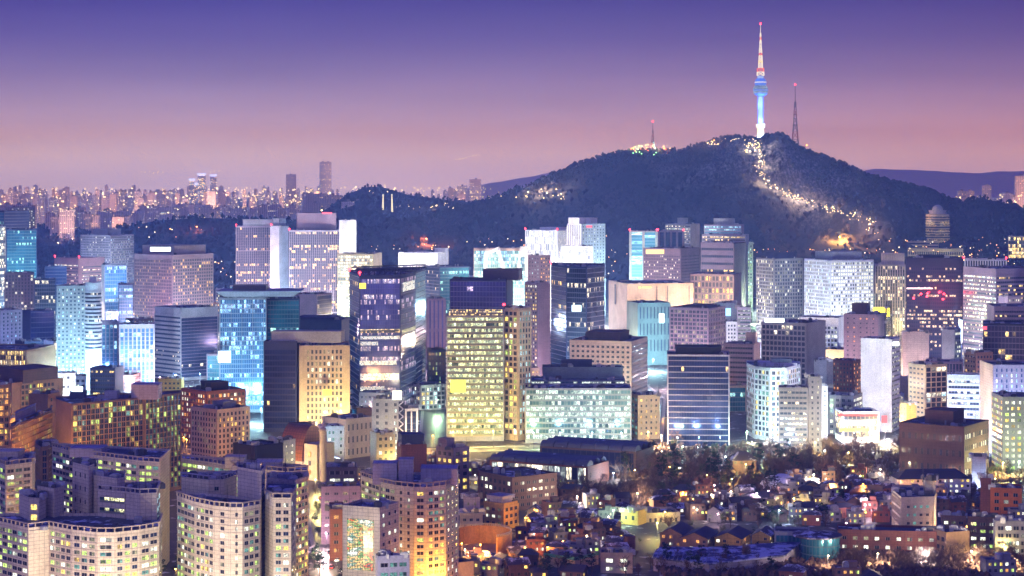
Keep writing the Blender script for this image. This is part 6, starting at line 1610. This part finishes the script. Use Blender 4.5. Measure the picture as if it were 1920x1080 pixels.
for px, py, s in [(256, 1100, .85), (304, 1092, .8), (335, 1090, .8), (362, 1096, .85), (382, 1100, .7), (508, 1095, .8), (527, 1098, .9), (548, 1092, .9), (572, 1078, 1.0), (590, 1068, 1.0), (600, 1085, 1.0), (640, 1105, .7), (848, 1030, .8), (872, 1000, .6)]:
    D = GD(py); tree('pine', X(px, D), D, s, px)
for px, py, s in [(12, 1110, .5), (130, 1100, .6), (175, 1104, .6), (410, 1108, .5), (432, 1108, .5), (760, 1110, .9), (800, 1112, 1.0), (840, 1105, .8), (660, 1112, .5)]:
    D = GD(py); tree('bare', X(px, D), D, s, px)

# tangled undergrowth that nobody could count
ru = random.Random(12); us = []
for (x0, x1, y0, y1, n) in ((1150, 1690, 858, 935, 900), (1560, 1925, 1040, 1088, 900), (1040, 1240, 905, 950, 300), (1240, 1560, 1058, 1088, 420), (1820, 1925, 868, 905, 160), (905, 1100, 872, 892, 160), (1230, 1640, 836, 860, 260)):
    for _ in range(n):
        px, py = ru.uniform(x0, x1), ru.uniform(y0, y1); D = GD(py)
        if any(l - 2 < px < r + 2 and d - 2 < D < d + 26 for l, r, d, *_ in BK) or any(abs(px - a) < 22 and abs(D - dd - 4) < 8 for a, dd in HS): continue
        for _k in range(3): h = ru.uniform(1.5, 4.5); us.append((X(px, D) + ru.gauss(0, 2), D + ru.gauss(0, 2), 0, h, h * ru.uniform(.5, 1.1)))
wood_mesh('undergrowth', us, TWIG, 'brown tangled winter undergrowth below the park and garden trees', 'undergrowth')
# ------------------------------------------------------------------ lamps
WARM, YEL, ORA, COOL, CYA, BLU, GRN, PNK, WHT = (1, .76, .48), (1, .80, .25), (1, .42, .07), (.55, .76, 1), (.4, .8, 1), (.3, .45, 1), (.6, 1, .6), (1, .68, .82), (.9, .92, 1)
LPM = {}
def headm(c):
    if c not in LPM: LPM[c] = plain('lamp_glow_%d' % len(LPM), c, .4, c, 30)
    return LPM[c]
LPO = {}
def street_lamp(px, py, e, c, h=8, D=None, label=None, r_=.5):
    D = D or GD(py); x = X(px, D); key = (c, h)
    r = empty('street_lamp', (x, D, 0), 'x', 'lamp', 'street lamps')
    if key not in LPO:
        b = MB(); b.tube((0, 0, 0), (0, 0, h), .14, .09, 6); b.tube((0, 0, h), (0, -1.4, h + .35), .07, .06, 4); b.lathe([(.28, 0), (.28, .5), (.14, .6)], (0, 0), 8)
        a = b.build('post', METAL); a.parent = r
        b = MB(); b.lathe([(0, h + .0), (.34, h + .12), (.34, h + .36), (0, h + .5)], (0, -1.6), 8); d = b.build('lamp_head', headm(c)); d.parent = r
        LPO[key] = (a, d)
    else:
        for a in LPO[key]: q = a.copy(); COL.objects.link(q); q.parent = r
    ld = lamp((0, 0, 0), e, c, r_); ld.parent = r; ld.location = (0, -1.6, h - .6)
    cn = {WARM: 'warm white', YEL: 'yellow', ORA: 'orange', COOL: 'cool white', CYA: 'cyan', BLU: 'blue', GRN: 'greenish', PNK: 'pinkish', WHT: 'white'}[c]
    if label: r['label'] = label
    else: later(r, cn + (' tall' if h > 10 else '') + ' street lamp', px, D)
k_ = 1000
rn = random.Random(4)
NEARL = [(1082, 958, 14, WARM), (1130, 905, 12, WARM), (1150, 912, 10, COOL), (1195, 952, 10, WARM), (1190, 906, 8, YEL), (1150, 985, 9, GRN), (1308, 862, 9, COOL), (1360, 880, 8, COOL), (1398, 895, 12, YEL), (1430, 870, 6, GRN),
 (1418, 952, 12, PNK), (1488, 962, 9, YEL), (1586, 1010, 14, PNK), (1552, 1074, 6, WARM), (1645, 1070, 8, WARM), (1734, 1066, 12, WHT), (1590, 872, 8, YEL), (1525, 915, 7, WARM), (1560, 935, 6, ORA), (1620, 940, 6, ORA), (1700, 925, 8, WARM), (1720, 945, 6, ORA), (1622, 975, 8, PNK),
 (901, 1052, 13, ORA), (872, 1062, 8, WARM), (866, 1050, 6, ORA), (956, 985, 16, YEL), (985, 1000, 5, ORA), (1007, 985, 4, ORA), (1460, 985, 4, COOL), (1232, 1010, 10, YEL), (1895, 985, 14, ORA), (1880, 1052, 8, YEL), (1840, 1078, 9, WARM), (1820, 1065, 9, WARM), (1900, 1080, 8, WARM),
 (606, 1068, 16, WARM), (612, 1030, 12, PNK), (596, 965, 10, YEL), (592, 925, 9, YEL), (590, 890, 12, YEL), (598, 860, 14, WARM), (640, 1040, 8, WHT), (655, 1100, 10, YEL), (560, 1105, 10, YEL), (430, 1110, 10, WARM), (330, 1100, 8, ORA), (30, 1105, 9, PNK), (200, 1110, 9, WARM), (780, 1075, 10, YEL), (810, 1070, 9, ORA), (850, 1075, 8, ORA), (700, 1095, 8, WARM), (20, 1260, 26, PNK), (100, 1260, 28, WARM), (190, 1262, 28, WARM), (270, 1260, 26, WHT), (360, 1260, 26, WARM), (440, 1262, 28, WHT), (530, 1258, 26, WARM), (790, 1140, 22, ORA), (840, 1125, 22, ORA), (735, 1150, 20, ORA),  # strongest ones stand unseen below the frame, added to light apartment fronts
 (700, 880, 9, YEL), (745, 890, 7, YEL), (1050, 905, 5, WARM), (975, 900, 6, WARM), (1240, 870, 8, WARM), (1030, 1010, 4, GRN), (1100, 1035, 3, WARM), (1340, 945, 4, WARM), (1280, 950, 4, ORA), (1370, 948, 4, WARM), (1700, 1000, 6, COOL), (1830, 1010, 6, COOL), (1780, 1005, 6, WARM), (1650, 905, 5, WARM), (1770, 940, 4, WARM), (1845, 930, 6, COOL), (1880, 880, 10, COOL), (1280, 860, 8, GRN)]
for px, py, e, c in NEARL: street_lamp(px, py, e * k_ * 2.2, c)
for (x0, x1, y0, y1, n) in ((985, 1180, 975, 1055, 9), (1230, 1480, 940, 985, 8), (1490, 1670, 905, 985, 9), (1770, 1910, 900, 1010, 7), (880, 1000, 1045, 1080, 4), (1130, 1500, 870, 930, 7), (660, 900, 870, 930, 6)):
    for _ in range(n): street_lamp(rn.uniform(x0, x1), rn.uniform(y0, y1), rn.uniform(2, 6) * k_, rn.choice([WARM, ORA, ORA, YEL, WARM, PNK]), h=6)
MIDL = [(1640, 1440, 70, WHT), (30, 1640, 30, PNK), (70, 1440, 16, ORA), (120, 1730, 70, CYA), (150, 1740, 90, CYA), (182, 1720, 45, WHT), (125, 1600, 30, WHT), (205, 1790, 60, BLU), (250, 1760, 60, COOL), (300, 1780, 40, PNK), (330, 1800, 50, COOL), (375, 1810, 10, CYA),
 (420, 1560, 40, CYA), (460, 1540, 44, CYA), (490, 1540, 30, CYA), (350, 1360, 20, ORA), (400, 1260, 9, ORA), (440, 1250, 9, ORA), (108, 1130, 26, ORA), (122, 1125, 24, ORA), (230, 1140, 8, YEL), (345, 1370, 14, ORA),
 (640, 1460, 34, YEL), (610, 1465, 22, WARM), (575, 1440, 14, ORA), (545, 1240, 12, WARM), (620, 1270, 14, CYA), (700, 1560, 40, PNK), (735, 1545, 40, WHT), (790, 1320, 30, WARM), (812, 1380, 40, ORA), (745, 1290, 26, YEL), (735, 1240, 20, YEL), (820, 1600, 14, GRN),
 (850, 1400, 70, YEL), (885, 1405, 80, YEL), (925, 1405, 70, YEL), (965, 1412, 50, YEL), (1000, 1396, 60, GRN), (1050, 1396, 60, COOL), (1110, 1396, 60, COOL), (1165, 1396, 50, COOL), (1215, 1400, 60, YEL), (1240, 1380, 50, WARM), (1270, 1370, 24, COOL), (1310, 1370, 24, CYA), (1350, 1370, 24, COOL),
 (1400, 1400, 40, GRN), (1445, 1400, 40, COOL), (1480, 1345, 20, COOL), (1528, 1345, 30, YEL), (1600, 1395, 5, WARM), (1630, 1400, 5, WHT), (1660, 1420, 20, WARM), (1690, 1400, 24, YEL), (1720, 1410, 14, ORA), (1545, 1420, 30, WHT), (1760, 1395, 12, PNK), (1800, 1370, 14, CYA), (1880, 1250, 20, YEL), (1910, 1255, 20, GRN), (1900, 1330, 60, BLU), (1870, 1350, 60, BLU),
 (1150, 2150, 150, WARM), (1200, 2130, 170, WARM), (1260, 2140, 170, WARM), (1300, 2200, 120, WARM), (1170, 1960, 60, CYA), (1225, 1950, 60, CYA), (1330, 2300, 120, WARM), (1370, 2300, 120, WARM), (1400, 2100, 90, WHT), (1440, 1700, 50, COOL), (1480, 2000, 80, COOL), (1530, 2000, 60, COOL), (1590, 2000, 50, WHT), (1660, 2080, 120, YEL), (1700, 1900, 60, YEL), (1800, 1860, 90, BLU), (1840, 1830, 90, WHT), (1890, 1820, 80, WHT), (1560, 1740, 60, WARM), (1600, 1690, 30, PNK), (1640, 1680, 30, WARM), (1740, 1660, 30, PNK), (1780, 1630, 24, COOL), (1850, 1540, 30, PNK),
 (1010, 1830, 26, PNK), (1030, 1700, 12, PNK), (1060, 1730, 60, COOL), (1110, 1740, 60, CYA), (1140, 2000, 60, WARM), (1270, 1780, 50, PNK), (1320, 1780, 40, PNK), (1350, 1720, 40, COOL), (1395, 1800, 70, COOL), (1100, 1590, 30, PNK), (1160, 1590, 26, GRN), (1205, 1560, 30, ORA), (1380, 1620, 40, PNK),
 (460, 2780, 200, PNK), (520, 2700, 220, COOL), (580, 2680, 200, PNK), (650, 2360, 160, GRN), (690, 2360, 140, WARM), (655, 2690, 200, WHT), (780, 2700, 260, WHT), (820, 1900, 30, PNK), (935, 2600, 260, WARM), (1010, 2690, 300, WHT), (1050, 2500, 300, WHT), (1100, 2520, 260, WHT), (1010, 2300, 60, PNK), (1200, 2700, 260, CYA), (1270, 2400, 90, PNK), (1350, 2560, 200, WHT), (1400, 2560, 160, GRN),
 (280, 2300, 120, PNK), (330, 2300, 120, PNK), (380, 2320, 100, COOL), (200, 2980, 220, COOL), (240, 2450, 120, BLU), (215, 2440, 120, BLU), (150, 2580, 160, PNK), (30, 2400, 160, CYA), (65, 2400, 120, CYA), (90, 2100, 60, CYA), (30, 2150, 60, PNK), (20, 1850, 50, BLU), (70, 1980, 40, BLU),
 (1758, 3480, 600, WARM), (1730, 3350, 500, WARM), (1780, 3350, 500, YEL), (1850, 3300, 500, YEL), (1900, 3200, 500, GRN), (1680, 3200, 300, WARM), (1600, 3200, 200, WARM), (1440, 3150, 200, WARM)]
for px, D, e, c in MIDL: street_lamp(px, 0, e * k_ * (.4 if 836 < px < 1240 and D < 1450 else .5 if 660 < px < 760 and D < 1600 or 1250 < px < 1360 and D < 1400 else .8 if D > 3000 else 4.0 if c[2] > c[0] else 3.0), c, h=11, D=D - 6, r_=1.5)
settle()
for o in COL.objects:
    l = o.get('label')
    if l and len(l.split()) > 16: print('LONG', o.name, len(l.split()), l)

# ------------------------------------------------------------------ blue floodlights round the tower shaft
for k in range(3):
    z = tz + 8 + k * 32
    for a in (-2.2, -.9):
        p = (tx + 13 * math.cos(a), ty + 13 * math.sin(a), z)
        lamp(p, 7e4, (.15, .32, 1), 1, ROOT, 'shaft_floodlight')

# ------------------------------------------------------------------ the air over the city
HZ = True
if HZ:
    b = MB(); b.box((0, 8400), 16000, 17000, -12, 540)
    g = bpy.data.materials.new('city_haze'); g.use_nodes = True; t = g.node_tree; t.nodes.clear()
    o = t.nodes.new('ShaderNodeOutputMaterial'); v = t.nodes.new('ShaderNodeVolumePrincipled')
    v.inputs['Color'].default_value = (.23, .40, 1.0, 1); v.inputs['Absorption Color'].default_value = (1, 1, 1, 1); v.inputs['Density'].default_value = .00012; v.inputs['Anisotropy'].default_value = .2
    t.links.new(v.outputs[0], o.inputs['Volume'])
    tag(b.build('haze', g), kind='stuff')

# ------------------------------------------------------------------ pieces built apart that belong to one building become its parts
def absorb(target, *pieces):
    T = [o for o in COL.objects if o.parent is None and str(o.get('label', '')).startswith(target)]
    assert T, target
    T = T[0]
    for pc in pieces:
        found = [o for o in COL.objects if o.parent is None and o is not T and str(o.get('label', '')).startswith(pc)]
        assert found, pc
        for o in found:
            if o.type == 'EMPTY':
                for c in list(o.children):
                    c.parent = T; c.location = c.location + o.location - T.location
                bpy.data.objects.remove(o)
            else:
                o.parent = T; o.location = o.location - T.location
                for k in ('label', 'category', 'group'):
                    if k in o: del o[k]
absorb('stepped white hotel tower', 'wider middle step', 'lower step of the stepped', 'teal lit glass side tower')
absorb('tall yellow green office tower', 'cream concrete gridded side', 'yellow lit panel hung', 'warm lit attic loggia')
absorb('broad glass hotel office', 'teal glass side wing', 'pale upturned roof canopy', 'blazing white lit screen')
absorb('dark glass headquarters', 'cream stone front with', 'yellow outlined square')
absorb('tall faceted violet', 'dark open steel crown', 'yellow square logo')
absorb('green white glass newspaper', 'set back glass terrace', 'pale windowless attic')
absorb('white framed office', 'great white trapezoid')
absorb('white office with a zigzag', 'white zigzag lattice', 'brown striped narrow block', 'glowing warm white billboard')
absorb('grey office with dark window bands', 'grey stair shaft')
absorb('white tiled media building', 'huge red, green', 'low white annex with wide')
absorb('green trimmed cream', 'left green metal', 'right green metal')
absorb('round fronted white hotel tower', 'white round stair drum')
absorb('tall twin hotel wing', 'blank white shaft', 'blank white end tower', 'tall twin hotel main block', 'red glow strip')
absorb('brown stone ministry', 'bright white strip sign')
absorb('black glass office', 'bright white bar sign')
absorb('dark blue curved', 'bright square screen')
absorb('teal white civic', 'white vertical light panel')
absorb('tall clean white tower', 'yellow white corner light', 'red panel at the foot')
absorb('dark red tower', 'long thin white light line', 'outer left red', 'second from left red', 'third from left red', 'outer right red', 'low left red', 'low right red', 'central red')
absorb('low block holding', 'blue glowing video')
absorb('beige stone office', 'gold lit roof attic')
absorb('long white neighbourhood', 'red shop fascia', 'yellow shop fascia', 'blue white shop fascia')
absorb('tall white bank tower', 'red lettered sign')
absorb('dark glass restaurant', 'red neon figure')
absorb('white four storey office with a chamfered', 'white square stair shaft')
absorb('orange floodlit house', 'dark red stair turret')
# labels rewritten where the thing is now the whole building
for o in COL.objects:
    l = str(o.get('label', ''))
    if l.startswith('dark glass headquarters'): o['label'] = 'dark glass headquarters with brass ledges at left and a cream windowed stone front at right'
    if l.startswith('tall twin hotel wing'): o['label'] = 'tall twin hotel of pale ribs, white end shafts and yellow lit top floors'
    if l.startswith('tall yellow green'): o['label'] = 'tall yellow green office tower, every floor lit, with a cream gridded side'
